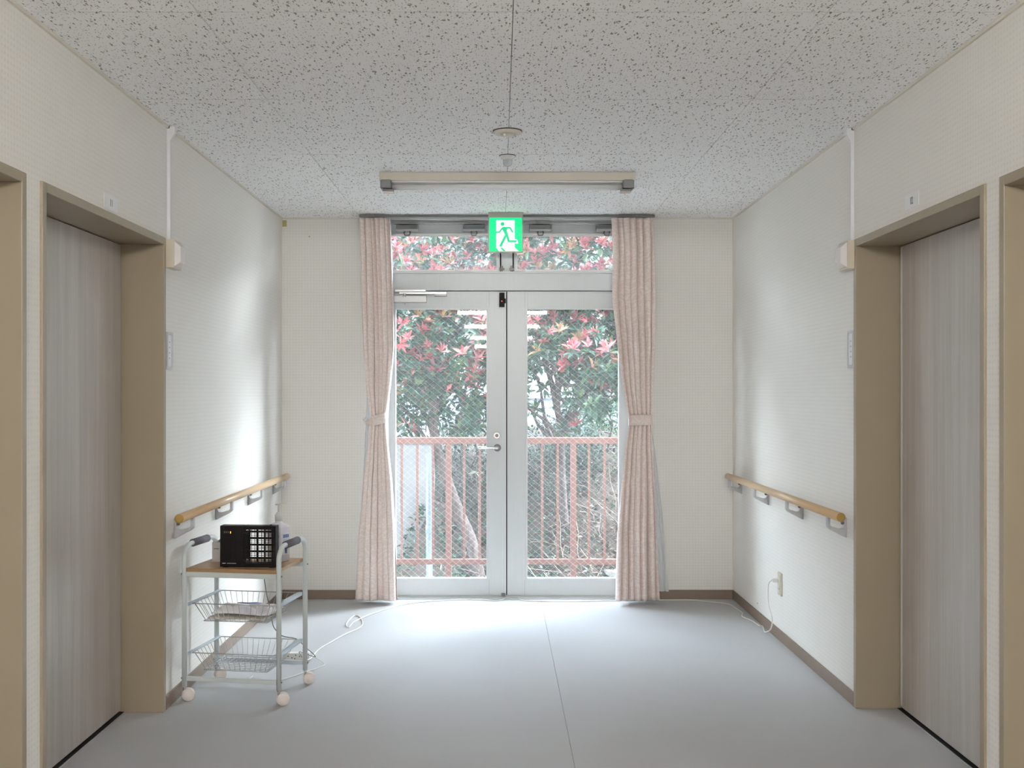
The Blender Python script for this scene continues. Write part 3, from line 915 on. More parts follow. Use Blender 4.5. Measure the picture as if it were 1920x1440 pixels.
# ------------------------------------------------------------------ exit sign
YX = 6.44
ex = thing('exit_sign', 'green lit running-man exit sign hanging from the ceiling above the glazed door', 'exit sign', ((948-CX)*YX/FPX, YX, ZC))
def exx(px): return (px - CX) * YX / FPX
def exz(py): return EYE + (CY - py) * YX / FPX
wp(boxo('mounting_box', [(exx(915.5), exx(980.5), YX, YX+0.05, exz(408), ZC)], M['sign_body'], bevel=0.002), ex)
wp(boxo('sign_frame', [(exx(915), exx(917.5), YX, YX+0.035, exz(473), exz(408)), (exx(978.5), exx(981), YX, YX+0.035, exz(473), exz(408)),
                       (exx(917.5), exx(978.5), YX, YX+0.035, exz(473), exz(471)), (exx(917.5), exx(978.5), YX+0.015, YX+0.035, exz(471), exz(408))], M['sign_body'], bevel=0.001), ex)
wp(boxo('green_panel', [(exx(917.5), exx(978.5), YX+0.004, YX+0.014, exz(471), exz(408))], M['sign_green']), ex)
def Z2(x, y): return (exx(880 + x/13.714), exz(380 + y/13.714))
bm = bmesh.new()
prism(bm, [Z2(*p) for p in ((690,450),(1165,450),(1165,932),(1210,940),(1240,975),(1256,1045),(1165,1045),(1165,1150),(1268,1245),(765,1245),(690,1150))], YX+0.0030, YX+0.0040)
wp(link_bm('white_doorway', bm, M['sign_white']), ex)
bm = bmesh.new()
def limb(pts, w):
    for i in range(len(pts)-1):
        a = Vector(pts[i]); b = Vector(pts[i+1]); d_ = (b-a).normalized(); nrm = Vector((-d_.y, d_.x))*w/2
        e = d_*w*0.25
        prism(bm, [Z2(*(p)) for p in (a-e+nrm, b+e+nrm, b+e-nrm, a-e-nrm)], YX+0.0020-0.00002*i, YX+0.0030)
limb([(845,655),(775,755),(672,760)], 42)
limb([(870,642),(1045,642),(1112,755)], 44)
limb([(965,800),(1010,990),(1200,992)], 58)
limb([(945,830),(800,1112)], 66)
prism(bm, [Z2(*p) for p in ((845,622),(1000,625),(965,700),(1005,860),(925,880),(905,800),(850,690))], YX+0.0019, YX+0.0030)
prism(bm, [Z2(852+52*math.cos(t*PI/10), 546+52*math.sin(t*PI/10)) for t in range(20)], YX+0.0019, YX+0.0030)
prism(bm, [Z2(*p) for p in ((788,1155),(852,1155),(940,1245),(868,1245))], YX+0.0019, YX+0.0030)
wp(link_bm('running_figure', bm, M['sign_figure']), ex)

# ------------------------------------------------------------------ fluorescent battens
def batten(y, lit, label, name='fluorescent_lamp', xc=None, group=None):
    """y = front edge"""
    xa, xb = (711-CX)*y/FPX*(5.262/y), (1191-CX)*y/FPX*(5.262/y)
    t = thing(name, label, 'ceiling lamp', ((xa+xb)/2, y+0.045, ZC), 0, group)
    wp(boxo('lamp_housing', [(xa, xb, y, y+0.09, ZC-0.043, ZC)], M['lamp_body'], bevel=0.003), t)
    wp(boxo('reflector', [(xa+0.005, xb-0.005, y+0.008, y+0.082, ZC-0.050, ZC-0.043)], M['white_plastic'], bevel=0.002), t)
    bm = bmesh.new(); yt, zt__ = y+0.042, ZC-0.068
    tube(bm, [(xa+0.055, yt, zt__), (xb-0.055, yt, zt__)], 0.0155, 20)
    wp(link_bm('lamp_tube', bm, M['tube_on'] if lit else M['tube_off'], smooth=True), t)
    for sx, s in ((xa, 1), (xb, -1)):
        so = boxo('lamp_socket', [(sx+s*0.004, sx+s*0.062, y-0.001, y+0.07, ZC-0.083, ZC-0.034)], M['socket'], bevel=0.008, seg=3)
        wp(so, t)
        wp(boxo('socket_clip', [(sx+s*0.018, sx+s*0.070, y+0.0, y+0.05, ZC-0.098, ZC-0.085)], M['rail_dark'], bevel=0.002), so)
        wp(boxo('clip_lip', [(sx+s*0.018, sx+s*0.072, y-0.003, y+0.03, ZC-0.100, ZC-0.0965)], M['chrome'], bevel=0.001), so)
    return t
batten(5.262, False, 'unlit fluorescent batten lamp across the ceiling in front of the exit sign')
batten(-0.25, True, 'lit fluorescent batten lamp right above the viewer')
batten(-3.1, True, 'lit fluorescent batten lamp, next one behind the viewer')
batten(-6.5, True, 'lit fluorescent batten lamp, middle one far down the corridor')
batten(-10.2, True, 'lit fluorescent batten lamp, last one at the far corridor end')

# ceiling devices
ys = 4.445; xs = (951.5-CX)*ys/FPX
sd = thing('smoke_detector', 'flat round cream smoke detector on the ceiling joint, nearest device', 'detector', (xs, ys, ZC))
latheo('base_shadow', [(0.0620, 0.0), (0.0620, -0.003)], M['dark'], sd, 40, smooth=False)  # black disc painted in as the shade under the cover
latheo('cover', [(0.060, -0.003), (0.061, -0.006), (0.050, -0.012), (0.030, -0.0145), (0.0295, -0.012), (0.001, -0.012)], mat('cream_detector_plastic', (0.66, 0.61, 0.52, 1), 0.4), sd, 40)
latheo('inner_plate', [(0.028, -0.012), (0.028, -0.015), (0.024, -0.017), (0.002, -0.017)], M['cream_plastic'], sd, 32)
latheo('indicator', [(0.0055, -0.014), (0.0055, -0.024), (0.003, -0.028), (0.0005, -0.029)], M['pale_plastic'], sd, 14, centre=(-0.012, -0.02, 0))
ys = 4.905; xs = (951.5-CX)*ys/FPX
em = thing('emergency_lamp', 'small round emergency lamp with a clear cup on the ceiling near the batten', 'lamp', (xs, ys, ZC))
latheo('shadow_gap', [(0.0385, 0.0), (0.0385, -0.0025)], M['dark'], em, 32, smooth=False)  # dark disc drawn as the shadow line behind the ring
latheo('ceiling_ring', [(0.037, 0.0), (0.037, -0.002), (0.036, -0.004), (0.026, -0.012), (0.022, -0.020), (0.0205, -0.020)], M['white_plastic'], em, 32)
latheo('clear_cup', [(0.0215, -0.012), (0.0205, -0.040), (0.016, -0.047), (0.001, -0.049)], M['cup'], em, 28)
latheo('bulb', [(0.004, -0.014), (0.005, -0.026), (0.003, -0.034), (0.0005, -0.036)], M['rail_dark'], em, 12, centre=(-0.004, 0, 0))
latheo('bulb_holder', [(0.006, -0.010), (0.006, -0.020)], M['rail_dark'], em, 12, centre=(0.007, 0, 0))

# ------------------------------------------------------------------ hand rails
def handrail(side, y0, y1, ybr, label):
    xw = XL if side < 0 else XR
    s = -side                                 # towards the room
    xr, z, r = xw + s*0.070, 0.787, 0.0188
    t = thing('handrail', label, 'handrail', (xw, (y0+y1)/2, z), group='wooden handrails on the side walls')
    bm = bmesh.new(); tube(bm, [(xr, y0+0.004, z), (xr, y1-0.004, z)], r, 24)
    wp(link_bm('rail', bm, M['rail_wood'], smooth=True), t)
    for ye, sg in ((y0, 1), (y1, -1)):
        prof = [(r*0.7, ye), (r*0.97, ye+sg*0.003), (r, ye+sg*0.008)]
        wp(latheo('end_cap', prof, M['rail_end'] if sg > 0 else M['rail_wood'], n=24, centre=(xr, 0, z), axis='Y'), t)
    for yb in ybr:
        bm = bmesh.new(); w = 0.0125
        X = lambda d_: xw + s*d_
        zt1 = z - r + 0.002
        # outline with an inner rounded window, as stacked quads
        outer = [(0.0, zt1), (0.0, z-0.100), (0.012, z-0.096), (0.072, z-0.064), (0.082, z-0.052), (0.082, zt1)]
        inner = [(0.010, zt1), (0.010, z-0.052), (0.016, z-0.060), (0.026, z-0.062), (0.062, z-0.050), (0.070, zt1)]
        # left leg, bottom web, right leg
        prism(bm, [(X(0), zt1), (X(0), z-0.102), (X(0.004), z-0.102), (X(0.010), z-0.052), (X(0.006), zt1)], yb-w, yb+w)
        prism(bm, [(X(0.004), z-0.102), (X(0.070), z-0.068), (X(0.064), z-0.056), (X(0.028), z-0.066), (X(0.016), z-0.064), (X(0.010), z-0.052)], yb-w, yb+w)
        prism(bm, [(X(0.064), z-0.056), (X(0.070), z-0.068), (X(0.082), z-0.056), (X(0.082), zt1-0.001), (X(0.070), zt1-0.001), (X(0.070), z-0.050)], yb-w, yb+w)
        prism(bm, [(X(0.058), zt1+0.004), (X(0.058), zt1-0.001), (X(0.082), zt1-0.001), (X(0.082), zt1+0.004)], yb-w, yb+w)
        br = link_bm('bracket', bm, M['bracket'], bevel=0.0015); wp(br, t)
        bm = bmesh.new(); lathe(bm, [(0.0065, 0.0), (0.0065, 0.010), (0.004, 0.013)], 14, (0, 0, 0), 'X')
        bm.transform(Matrix.Translation((xw + s*0.008, yb, z-0.042)) @ Matrix.Diagonal((s, 1, 1, 1)))
        wp(link_bm('screw', bm, M['rail_dark']), br)
    return t
handrail(-1, 4.285, 6.475, [4.46, 5.11, 5.76, 6.395], 'long wooden handrail on grey brackets on the left wall, above the trolley')
handrail(+1, 4.335, 6.490, [4.49, 5.133, 5.781, 6.42], 'long wooden handrail on grey brackets on the right wall, above the outlet')

# ------------------------------------------------------------------ wall fittings
def side_fittings(side, yd, num, ysign, zsign):
    xw = XL if side < 0 else XR
    s = -side
    sn = 'left' if side < 0 else 'right'
    X = lambda d_: xw + s*d_
    # cable duct
    t = thing('cable_duct', f'white vertical cable duct at the top of the {sn} wall above the call lamp', 'cable duct', (xw, yd, 1.93))
    wp(boxo('duct', [(X(0), X(0.015), yd, yd+0.022, 1.93, 2.345)], M['duct'], bevel=0.002), t)
    bm = bmesh.new()
    prism(bm, [(X(0), 2.34), (X(0.015), 2.34), (X(0.032), 2.372), (X(0.032), ZC-0.002), (X(0), ZC-0.002)], yd, yd+0.024)
    wp(link_bm('duct_elbow', bm, M['duct'], bevel=0.002), t)
    wp(boxo('duct_gap', [(X(0.001), X(0.012), yd-0.001, yd, ZC-0.012, ZC-0.002)], M['dark']), t)
    # corridor call lamp
    c_ = thing('call_lamp', f'cream nurse-call lamp box beside the door frame on the {sn} wall', 'call lamp', (xw, yd+0.03, 1.87))
    y0 = yd - 0.022
    wp(boxo('back_box', [(X(0), X(0.036), y0, y0+0.110, 1.812, 1.929)], M['cream_plastic'], bevel=0.002), c_)
    bm = bmesh.new()      # sloping translucent cap
    a = [(X(0.036), y0+0.004, 1.818), (X(0.036), y0+0.106, 1.818), (X(0.036), y0+0.106, 1.924), (X(0.036), y0+0.004, 1.924)]
    b = [(X(0.058), y0+0.020, 1.838), (X(0.058), y0+0.090, 1.838), (X(0.058), y0+0.090, 1.902), (X(0.058), y0+0.020, 1.902)]
    va = [bm.verts.new(p) for p in a]; vb = [bm.verts.new(p) for p in b]
    bm.faces.new(va); bm.faces.new(vb[::-1])
    for k in range(4): bm.faces.new((va[k], va[(k+1)%4], vb[(k+1)%4], vb[k]))
    wp(link_bm('lamp_cap', bm, M['pale_plastic'], bevel=0.003), c_)
    # name plate
    y1_ = yd - 0.018 if side < 0 else yd - 0.010
    n_ = thing('name_plate', f'grey framed upright name plate with pale insert on the {sn} wall', 'name plate', (xw, y1_+0.035, 1.475))
    zb, ztp = (1.397, 1.549) if side < 0 else (1.404, 1.558)
    wp(boxo('plate_frame', [(X(0), X(0.010), y1_, y1_+0.010, zb, ztp), (X(0), X(0.010), y1_+0.062, y1_+0.072, zb, ztp),
                            (X(0), X(0.010), y1_+0.010, y1_+0.062, zb, zb+0.010), (X(0), X(0.010), y1_+0.010, y1_+0.062, ztp-0.010, ztp),
                            (X(0), X(0.004), y1_+0.010, y1_+0.062, zb+0.010, ztp-0.010)], M['bracket'], bevel=0.001), n_)
    wp(boxo('insert', [(X(0.004), X(0.0065), y1_+0.011, y1_+0.061, zb+0.011, ztp-0.011)], M['paper']), n_)
    bm = bmesh.new()
    for k in range(4):
        zc_ = zb + 0.045 + k*0.022
        box(bm, X(0.0065), X(0.0069), y1_+0.031, y1_+0.040, zc_-0.003, zc_+0.003)
    wp(link_bm('insert_marks', bm, M['grey_ink']), n_)
    # door number
    yc, zc = ysign, zsign
    g = thing('number_sign', f'small white door number card reading {num} on the {sn} wall', 'sign', (xw, yc, zc))
    wp(boxo('card', [(X(0), X(0.0015), yc-0.064, yc+0.064, zc-0.0255, zc+0.0255)], M['paper']), g)
    me = text_mesh(num, 0.036, 0.80, 0.0003)
    o = new_obj('lettering', me, M['ink'], g)
    o.rotation_euler = (PI/2, 0, PI/2 if side < 0 else -PI/2)
    o.location = (s*0.0019, 0, -0.001)
side_fittings(-1, 4.350, '11', 3.725, 1.968)
side_fittings(+1, 4.382, '12', 3.772, 1.985)

# socket on the right wall with a plug
yo = 5.530
so = thing('wall_socket', 'cream wall socket plate low on the right wall with a white plug in it', 'socket', (XR, yo, 0.30))
wp(boxo('plate', [(XR-0.008, XR, yo-0.036, yo+0.036, 0.237, 0.357)], M['cream_plastic'], bevel=0.003), so)
wp(boxo('socket_insert', [(XR-0.010, XR-0.008, yo-0.013, yo+0.013, 0.255, 0.340)], M['trim'], bevel=0.001), so)
wp(boxo('socket_slot', [(XR-0.0105, XR-0.010, yo+a_-0.001, yo+a_+0.001, z_, z_+0.008) for a_ in (-0.006, 0.006) for z_ in (0.268,)], M['dark']), so)

# small marks on the back and right wall
tag(boxo('tape_patch', [(bp(528.5,0,YB).x+0.003, bp(537.5,0,YB).x, YB-0.0012, YB, bp(0,425,YB).z, bp(0,413,YB).z)], M['stain']),
    'small olive tape patch high in the left corner of the back wall', 'tape')
o = latheo('wall_plug', [(0.001, -0.002), (0.0035, -0.0015), (0.0035, 0.0)], M['rail_dark'], n=12, centre=(0, 0, 0), axis='Y')
o.location = bp(580, 443.5, YB); tag(o, 'tiny dark screw head on the back wall left of the curtain', 'screw')
o = latheo('wall_plug', [(0.001, -0.002), (0.004, -0.0015), (0.004, 0.0)], M['rail_dark'], n=12, centre=(0, 0, 0), axis='X')
o.location = (XR, rwy(1420.5), EYE+(CY-1131)*rwy(1420.5)/FPX); tag(o, 'tiny dark screw head low on the right wall near the socket', 'screw')
o = latheo('wall_plug', [(0.001, -0.002), (0.004, -0.0015), (0.004, 0.0)], M['rail_dark'], n=12, centre=(0, 0, 0), axis='X')
o.location = (XR, rwy(1606)-0.0, EYE+(CY-962)*rwy(1606)/FPX) if False else (XR, 4.42, 0.80)
bpy.data.objects.remove(o)

# ------------------------------------------------------------------ trolley
TA = -math.radians(8.9)
TX, TY = -1.328, 4.455
TW, TD = 0.417, 0.325
cart = thing('trolley', 'pale grey tubular trolley with a wooden top and two wire baskets by the left wall', 'trolley', (TX, TY, 0), TA)
def TP(u, v, z):
    """trolley coordinates to world"""
    c_, s_ = math.cos(TA), math.sin(TA)
    return Vector((TX + u*c_ - v*s_, TY + u*s_ + v*c_, z))
HT = 0.655
for u in (0.0, TW):
    R_ = 0.062
    path = [(u, 0, 0.062), (u, 0, HT-R_)]
    for k in range(1, 9):
        a = k*PI/16; path.append((u, R_*(1-math.cos(a)), HT-R_+R_*math.sin(a)))
    path.append((u, TD-R_, HT))
    for k in range(1, 9):
        a = k*PI/16; path.append((u, TD-R_+R_*math.sin(a), HT-R_+R_*math.cos(a)))
    path.append((u, TD, 0.062))
    fr = tubeo('side_frame', path, 0.0108, M['cart'], cart, 14)
    tubeo('handle_grip', [(u, 0.078, HT), (u, TD-0.100, HT)], 0.0165, M['grip'], cart, 20)
    for v in (0, TD):
        for zz in (0.535, 0.095):
            latheo('screw', [(0.004, 0.0), (0.004, 0.003)], M['rail_dark'], fr, 10, centre=(u + 0.0105 if u else u - 0.0135, v, zz), axis='X')
boxo('shelf', [(0.010, TW-0.010, -0.008, TD+0.006, 0.546, 0.561)], M['cart_wood'], cart, bevel=0.002)
boxo('cross_bar', [(0.010, TW-0.010, -0.006, 0.006, 0.523, 0.5455)], M['cart'], cart, bevel=0.002)
boxo('cross_bar', [(0.010, TW-0.010, TD-0.006, TD+0.006, 0.523, 0.5455)], M['cart'], cart, bevel=0.002)
boxo('cross_bar', [(0.010, TW-0.010, -0.006, 0.006, 0.086, 0.104)], M['cart'], cart, bevel=0.002)
boxo('cross_bar', [(0.010, TW-0.010, TD-0.006, TD+0.006, 0.086, 0.104)], M['cart_rail'], cart, bevel=0.002)
def basket(zr):
    bm = bmesh.new()
    x0, x1, y0, y1 = 0.030, TW-0.030, 0.012, TD-0.014
    t = 0.038; zb = zr - 0.078
    bx0, bx1, by0, by1 = x0+t, x1-t, y0+t*0.8, y1-t*0.8
    rw = 0.0021
    tube(bm, [(x0,y0,zr),(x1,y0,zr),(x1,y1,zr),(x0,y1,zr)], rw, 8, closed=True)
    tube(bm, [(bx0,by0,zb),(bx1,by0,zb),(bx1,by1,zb),(bx0,by1,zb)], rw*0.9, 8, closed=True)
    wv = 0.0012
    nx, ny = 13, 9
    for i in range(nx):
        f = (i + 0.5) / nx
        xa, xb_ = x0 + (x1-x0)*f, bx0 + (bx1-bx0)*f
        tube(bm, [(xa, y0, zr), (xb_, by0, zb), (xb_, by1, zb), (xa, y1, zr)], wv, 6)
    for i in range(ny):
        f = (i + 0.5) / ny
        ya, yb_ = y0 + (y1-y0)*f, by0 + (by1-by0)*f
        tube(bm, [(x0, ya, zr), (bx0, yb_, zb+0.002), (bx1, yb_, zb+0.002), (x1, ya, zr)], wv, 6)
    for xa, sg in ((x0, 1), (x1, -1)):          # slanting corner wires
        pass
    b = link_bm('wire_basket', bm, M['basket'], cart, smooth=True)
    for u0, u1 in ((0.010, 0.026), (TW-0.026, TW-0.010)):
        boxo('runner', [(u0, u1, 0.010, TD-0.010, zr-0.002, zr+0.003), (u0 if u0 < 0.1 else u1-0.003, u0+0.003 if u0 < 0.1 else u1, 0.010, TD-0.010, zr-0.012, zr-0.002)], M['cart_rail'], b, bevel=0.001)
    return b
basket(0.409); basket(0.201)
# casters
for (u, v, ang) in ((0, 0, 0.25), (TW, 0, 0.22), (TW, TD, 0.30), (0, TD, 0.5)):
    cs = bpy.data.objects.new('caster', None); COL.objects.link(cs); cs.parent = cart
    cs.location = (u, v, 0); cs.rotation_euler = (0, 0, ang - TA + PI/2)
    # wheel axle along local X turned so that the discs face the viewer
    cs_bm = bmesh.new(); tube(cs_bm, [(0,0,0.040), (0,0,0.070)], 0.006, 12); link_bm('stem', cs_bm, M['chrome'], cs, smooth=True)
    for sx in (-1, 1):
        latheo('wheel', [(0.012, sx*0.0165), (0.0245, sx*0.0155), (0.026, sx*0.013), (0.026, sx*0.004)], M['caster'], cs, 32, centre=(0, -0.016, 0.0262), axis='X')
    bm = bmesh.new()
    pts = [(-0.016 + 0.0275*math.cos(a), 0.0262 + 0.0275*math.sin(a)) for a in [k*PI/12 - 0.5 for k in range(0, 15)]]
    prism(bm, pts, -0.0035, 0.0035, 'YZ')
    link_bm('fork_cover', bm, M['caster'], cs, bevel=0.001)

# ------------------------------------------------------------------ things on the trolley
SZ = 0.5612
pa, pb = Vector((-1.180, 4.462, SZ)), Vector((-0.941, 4.446, SZ))
dv = pb - pa
ap = thing('air_purifier', 'black box-shaped fan unit with a see-through grille on the trolley top', 'appliance', pa, math.atan2(dv.y, dv.x))
W_, H_, D_ = dv.length, 0.1765, 0.048
g0, g1, h0_, h1_ = 0.098, 0.229, 0.020, 0.160
boxo('housing', [(0, g0, 0, D_, 0.003, H_), (g0, g1, 0, D_, h1_, H_), (g0, g1, 0, D_, 0.003, h0_), (g1, W_, 0, D_, 0.003, H_)], M['black'], ap, bevel=0.002)
boxo('foot', [(0.01, 0.03, 0.006, 0.042, 0, 0.004)], M['dark'], ap)
boxo('foot', [(W_-0.03, W_-0.01, 0.006, 0.042, 0, 0.004)], M['dark'], ap)
def grille(y, nh, nv, th):
    bm = bmesh.new()
    for k in range(nh):
        z = h0_ + (h1_-h0_)*(k+0.5)/nh; box(bm, g0, g1, y, y+0.003, z-th, z+th)
    for k in range(nv):
        x = g0 + (g1-g0)*(k+0.5)/nv; box(bm, x-th, x+th, y+0.001, y+0.004, h0_, h1_)
    return bm
link_bm('front_grille', grille(0.002, 20, 9, 0.0010), M['black_rib'], ap)
link_bm('rear_grille', grille(D_-0.006, 5, 4, 0.0036), M['black_rib'], ap)
# corner fillets of the round-cornered outlet
for cxs, czs, sx, sz in ((g0, h0_, 1, 1), (g1, h0_, -1, 1), (g0, h1_, 1, -1), (g1, h1_, -1, -1)):
    rr = 0.016; bm = bmesh.new()
    pts = [(cxs, czs)] + [(cxs + sx*(rr - rr*math.sin(k*PI/10)), czs + sz*(rr - rr*math.cos(k*PI/10))) for k in range(6)]
    prism(bm, pts, 0.004, D_-0.004)
    link_bm('corner_fillet', bm, M['black'], ap)
boxo('fan_baffle', [(g0, g0+0.014, 0.006, D_-0.006, h0_+0.016, h1_-0.016)], M['black'], ap)
bm = bmesh.new()
for k in range(14):
    x = 0.050 + k*0.0033; box(bm, x, x+0.0014, -0.0008, 0.0, 0.03, 0.165)
link_bm('rib_panel', bm, M['black_rib'], ap)
boxo('indicator_lamp', [(0.0445, 0.0470, -0.0012, 0, 0.144, 0.152)], M['amber'], ap)
boxo('indicator_slot', [(x, x+0.002, -0.0006, 0, 0.146, 0.153) for x in (0.018, 0.026, 0.034)], M['grey_ink'], ap)
bm = bmesh.new()       # pale maker's mark and line of small print, too small to read
for x0_, x1_ in ((0.010, 0.0145), (0.0150, 0.0190), (0.0195, 0.0245)): box(bm, x0_, x1_, -0.0006, 0, 0.0165, 0.0190)
x = 0.0305
for w_ in (0.003, 0.0028, 0.003, 0.0026, 0.004, 0.003, 0.0028, 0.0036, 0.003, 0.0028):
    box(bm, x, x+w_, -0.0006, 0, 0.0168, 0.0186 if w_ > 0.0029 else 0.0182); x += w_ + (0.0006 if w_ < 0.0035 else 0.0022)
link_bm('small_print', bm, M['paper'], ap)
latheo('top_button', [(0.004, H_), (0.004, H_+0.003), (0.002, H_+0.004)], M['black'], ap, 12, centre=(0.212, 0.024, 0))

ct = thing('carton', 'small grey-white carton with an open dark top behind the black fan unit', 'box', (-1.252, 4.605, SZ), TA*0.6)
boxo('carton_body', [(0, 0.115, 0, 0.003, 0, 0.086), (0, 0.115, 0.070, 0.073, 0, 0.086), (0, 0.003, 0.003, 0.070, 0, 0.086), (0.112, 0.115, 0.003, 0.070, 0, 0.086), (0.003, 0.112, 0.003, 0.070, 0, 0.003)], M['carton'], ct)
bm = bmesh.new(); x = 0.008
for w_ in (0.004, 0.003, 0.003, 0.0035, 0.003, 0.0025): box(bm, x, x+w_, -0.0005, 0, 0.056, 0.0595); x += w_ + 0.0008
link_bm('print', bm, M['ink'], ct)
boxo('carton_band', [(0.0, 0.115, -0.0004, 0, 0.0725, 0.0735)], M['grey_ink'], ct)
bm = bmesh.new()
tube(bm, smooth_path([(0.020, 0.03, 0.078), (0.028, 0.025, 0.094), (0.038, 0.03, 0.084), (0.046, 0.035, 0.096), (0.06, 0.03, 0.082)], 4), 0.004, 8)
box(bm, 0.008, 0.10, 0.010, 0.062, 0.072, 0.082)
tag(link_bm('carton_contents', bm, M['rail_dark'], ct, smooth=False), 'dark contents showing at the rim')

bt = thing('sanitiser_bottle', 'milky pump bottle with a red and blue label on the trolley, behind the fan unit', 'bottle', (-0.969, 4.640, SZ), math.radians(-30))
def rrect(w, d, r, n=4):
    pts = []
    for cx_, cy_, a0 in ((w/2-r, d/2-r, 0), (-w/2+r, d/2-r, PI/2), (-w/2+r, -d/2+r, PI), (w/2-r, -d/2+r, 3*PI/2)):
        for k in range(n+1): pts.append((cx_ + r*math.cos(a0+k*PI/2/n), cy_ + r*math.sin(a0+k*PI/2/n)))
    return pts
bm = bmesh.new(); rings = []
for z, w, d, r in ((0, 0.078, 0.058, 0.010), (0.004, 0.082, 0.062, 0.011), (0.148, 0.082, 0.062, 0.011), (0.156, 0.076, 0.056, 0.014), (0.166, 0.044, 0.038, 0.014), (0.170, 0.030, 0.030, 0.0148), (0.176, 0.029, 0.029, 0.0143)):
    rings.append([bm.verts.new((x, y, z)) for x, y in rrect(w, d, r)])
for i in range(len(rings)-1):
    n = len(rings[i])
    for k in range(n): bm.faces.new((rings[i][k], rings[i][(k+1)%n], rings[i+1][(k+1)%n], rings[i+1][k])).smooth = True
bm.faces.new(rings[0][::-1]); bm.faces.new(rings[-1])
link_bm('bottle_body', bm, M['bottle'], bt)
cap = latheo('screw_cap', [(0.0165, 0.176), (0.0165, 0.202), (0.013, 0.205), (0.009, 0.212), (0.009, 0.214)], M['bottle_cap'], bt, 24)
latheo('pump_stem', [(0.0042, 0.212), (0.0042, 0.245)], M['bottle_cap'], bt, 12)
pm = boxo('pump_head', [(-0.016, 0.014, -0.008, 0.008, 0.243, 0.250)], M['bottle_cap'], bt, bevel=0.003)
bm = bmesh.new(); tube(bm, [(0.010, 0, 0.248), (0.026, -0.002, 0.252), (0.044, -0.004, 0.257), (0.047, -0.004, 0.254)], [0.005, 0.0042, 0.0035, 0.003], 10)
link_bm('nozzle', bm, M['white_plastic'], bt, smooth=True)
bm = bmesh.new()
box(bm, 0.0412, 0.0416, -0.022, 0.022, 0.030, 0.125); box(bm, -0.034, 0.034, -0.0316, -0.0312, 0.030, 0.125)
lb = link_bm('label', bm, M['paper'], bt)
bm = bmesh.new()
r2 = random.Random(4)
for k in range(5):                             # blocky title strokes, then lines of small print
    x = -0.006 + k*0.0075
    box(bm, x, x+0.0058, -0.0320, -0.0316, 0.104, 0.119); box(bm, 0.0416, 0.0420, -0.018+k*0.0075, -0.0124+k*0.0075, 0.104, 0.119)
box(bm, 0.008, 0.018, -0.0320, -0.0316, 0.036, 0.062); box(bm, 0.0416, 0.0420, -0.006, 0.006, 0.036, 0.062)
link_bm('label_title', bm, M['blue_ink'], lb)['kind'] = 'stuff'
bm = bmesh.new()
for k in range(8):
    z = 0.068 + k*0.0042; box(bm, -0.004, 0.030 - r2.uniform(0, 0.012), -0.0320, -0.0316, z, z+0.0018); box(bm, 0.0416, 0.0420, -0.018, 0.018 - r2.uniform(0, 0.012), z, z+0.0018)
box(bm, -0.034, 0.034, -0.0320, -0.0316, 0.123, 0.125); box(bm, -0.034, 0.034, -0.0320, -0.0316, 0.030, 0.0315)
link_bm('label_text', bm, M['pale_blue'], lb)['kind'] = 'stuff'
boxo('label_mark', [(-0.014, -0.009, -0.0320, -0.0316, 0.100, 0.119), (-0.030, -0.026, -0.0320, -0.0316, 0.09, 0.122)], M['red_ink'], lb)

# papers and a bag in the upper basket
zb_ = 0.409 - 0.078 + 0.0045
r3 = random.Random(9)
def sheet(name, label, m, u0, u1, v0, v1, z, amp, seed, cat, thick=0.003, nu=26, nv=18):
    r_ = random.Random(seed); ph = [r_.uniform(0, 6) for _ in range(8)]
    bm = bmesh.new(); g = []
    for j in range(nv+1):
        row = []
        for i in range(nu+1):
            a, b = i/nu, j/nv
            hgt = abs(math.sin(3.1*a+ph[0]+2*b)*math.sin(2.7*b+ph[1]))*0.6 + 0.25*abs(math.sin(9*a+ph[2]+5*b)) + 0.15*abs(math.sin(14*b+ph[3]-6*a))
            edge = min(1, 6*min(a, 1-a)+0.1, 6*min(b, 1-b)+0.1)
            x = u0+(u1-u0)*a + 0.006*math.sin(8*b+ph[4]); y = v0+(v1-v0)*b + 0.006*math.sin(7*a+ph[5])
            row.append(bm.verts.new(TP(x, y, z + amp*hgt*edge)))
        g.append(row)
    for j in range(nv):
        for i in range(nu): bm.faces.new((g[j][i], g[j][i+1], g[j+1][i+1], g[j+1][i])).smooth = True
    me = bpy.data.meshes.new(name); bm.to_mesh(me); bm.free()
    c_ = TP((u0+u1)/2, (v0+v1)/2, z); me.transform(Matrix.Translation(-c_))
    o = new_obj(name, me, m); o.location = c_
    md = o.modifiers.new('thickness', 'SOLIDIFY'); md.thickness = thick; md.offset = 1
    return tag(o, label, cat)
sheet('leaflet', 'yellowish printed leaflet lying flat in the upper wire basket', M['yellow_paper'], 0.078, 0.330, 0.055, 0.25, zb_, 0.010, 1, 'paper')
sheet('plastic_bag', 'crumpled white plastic bag on the leaflet in the upper wire basket', M['bag'], 0.085, 0.345, 0.090, 0.265, zb_+0.014, 0.042, 5, 'bag', 0.002, 36, 26)
sheet('blue_sheet', 'small folded pale blue sheet on top of the plastic bag', M['pale_blue'], 0.19, 0.29, 0.10, 0.13, zb_+0.060, 0.004, 8, 'paper', 0.001, 8, 4)
boxo_clip = boxo('clip', [(0,0.012,0,0.004,0,0.012)], M['bracket'], bevel=0.002)
boxo_clip.location = TP(0.205, 0.006, 0.403); boxo_clip.rotation_euler = (0,0,TA); tag(boxo_clip, 'small grey clip on the front rim of the upper wire basket', 'clip')

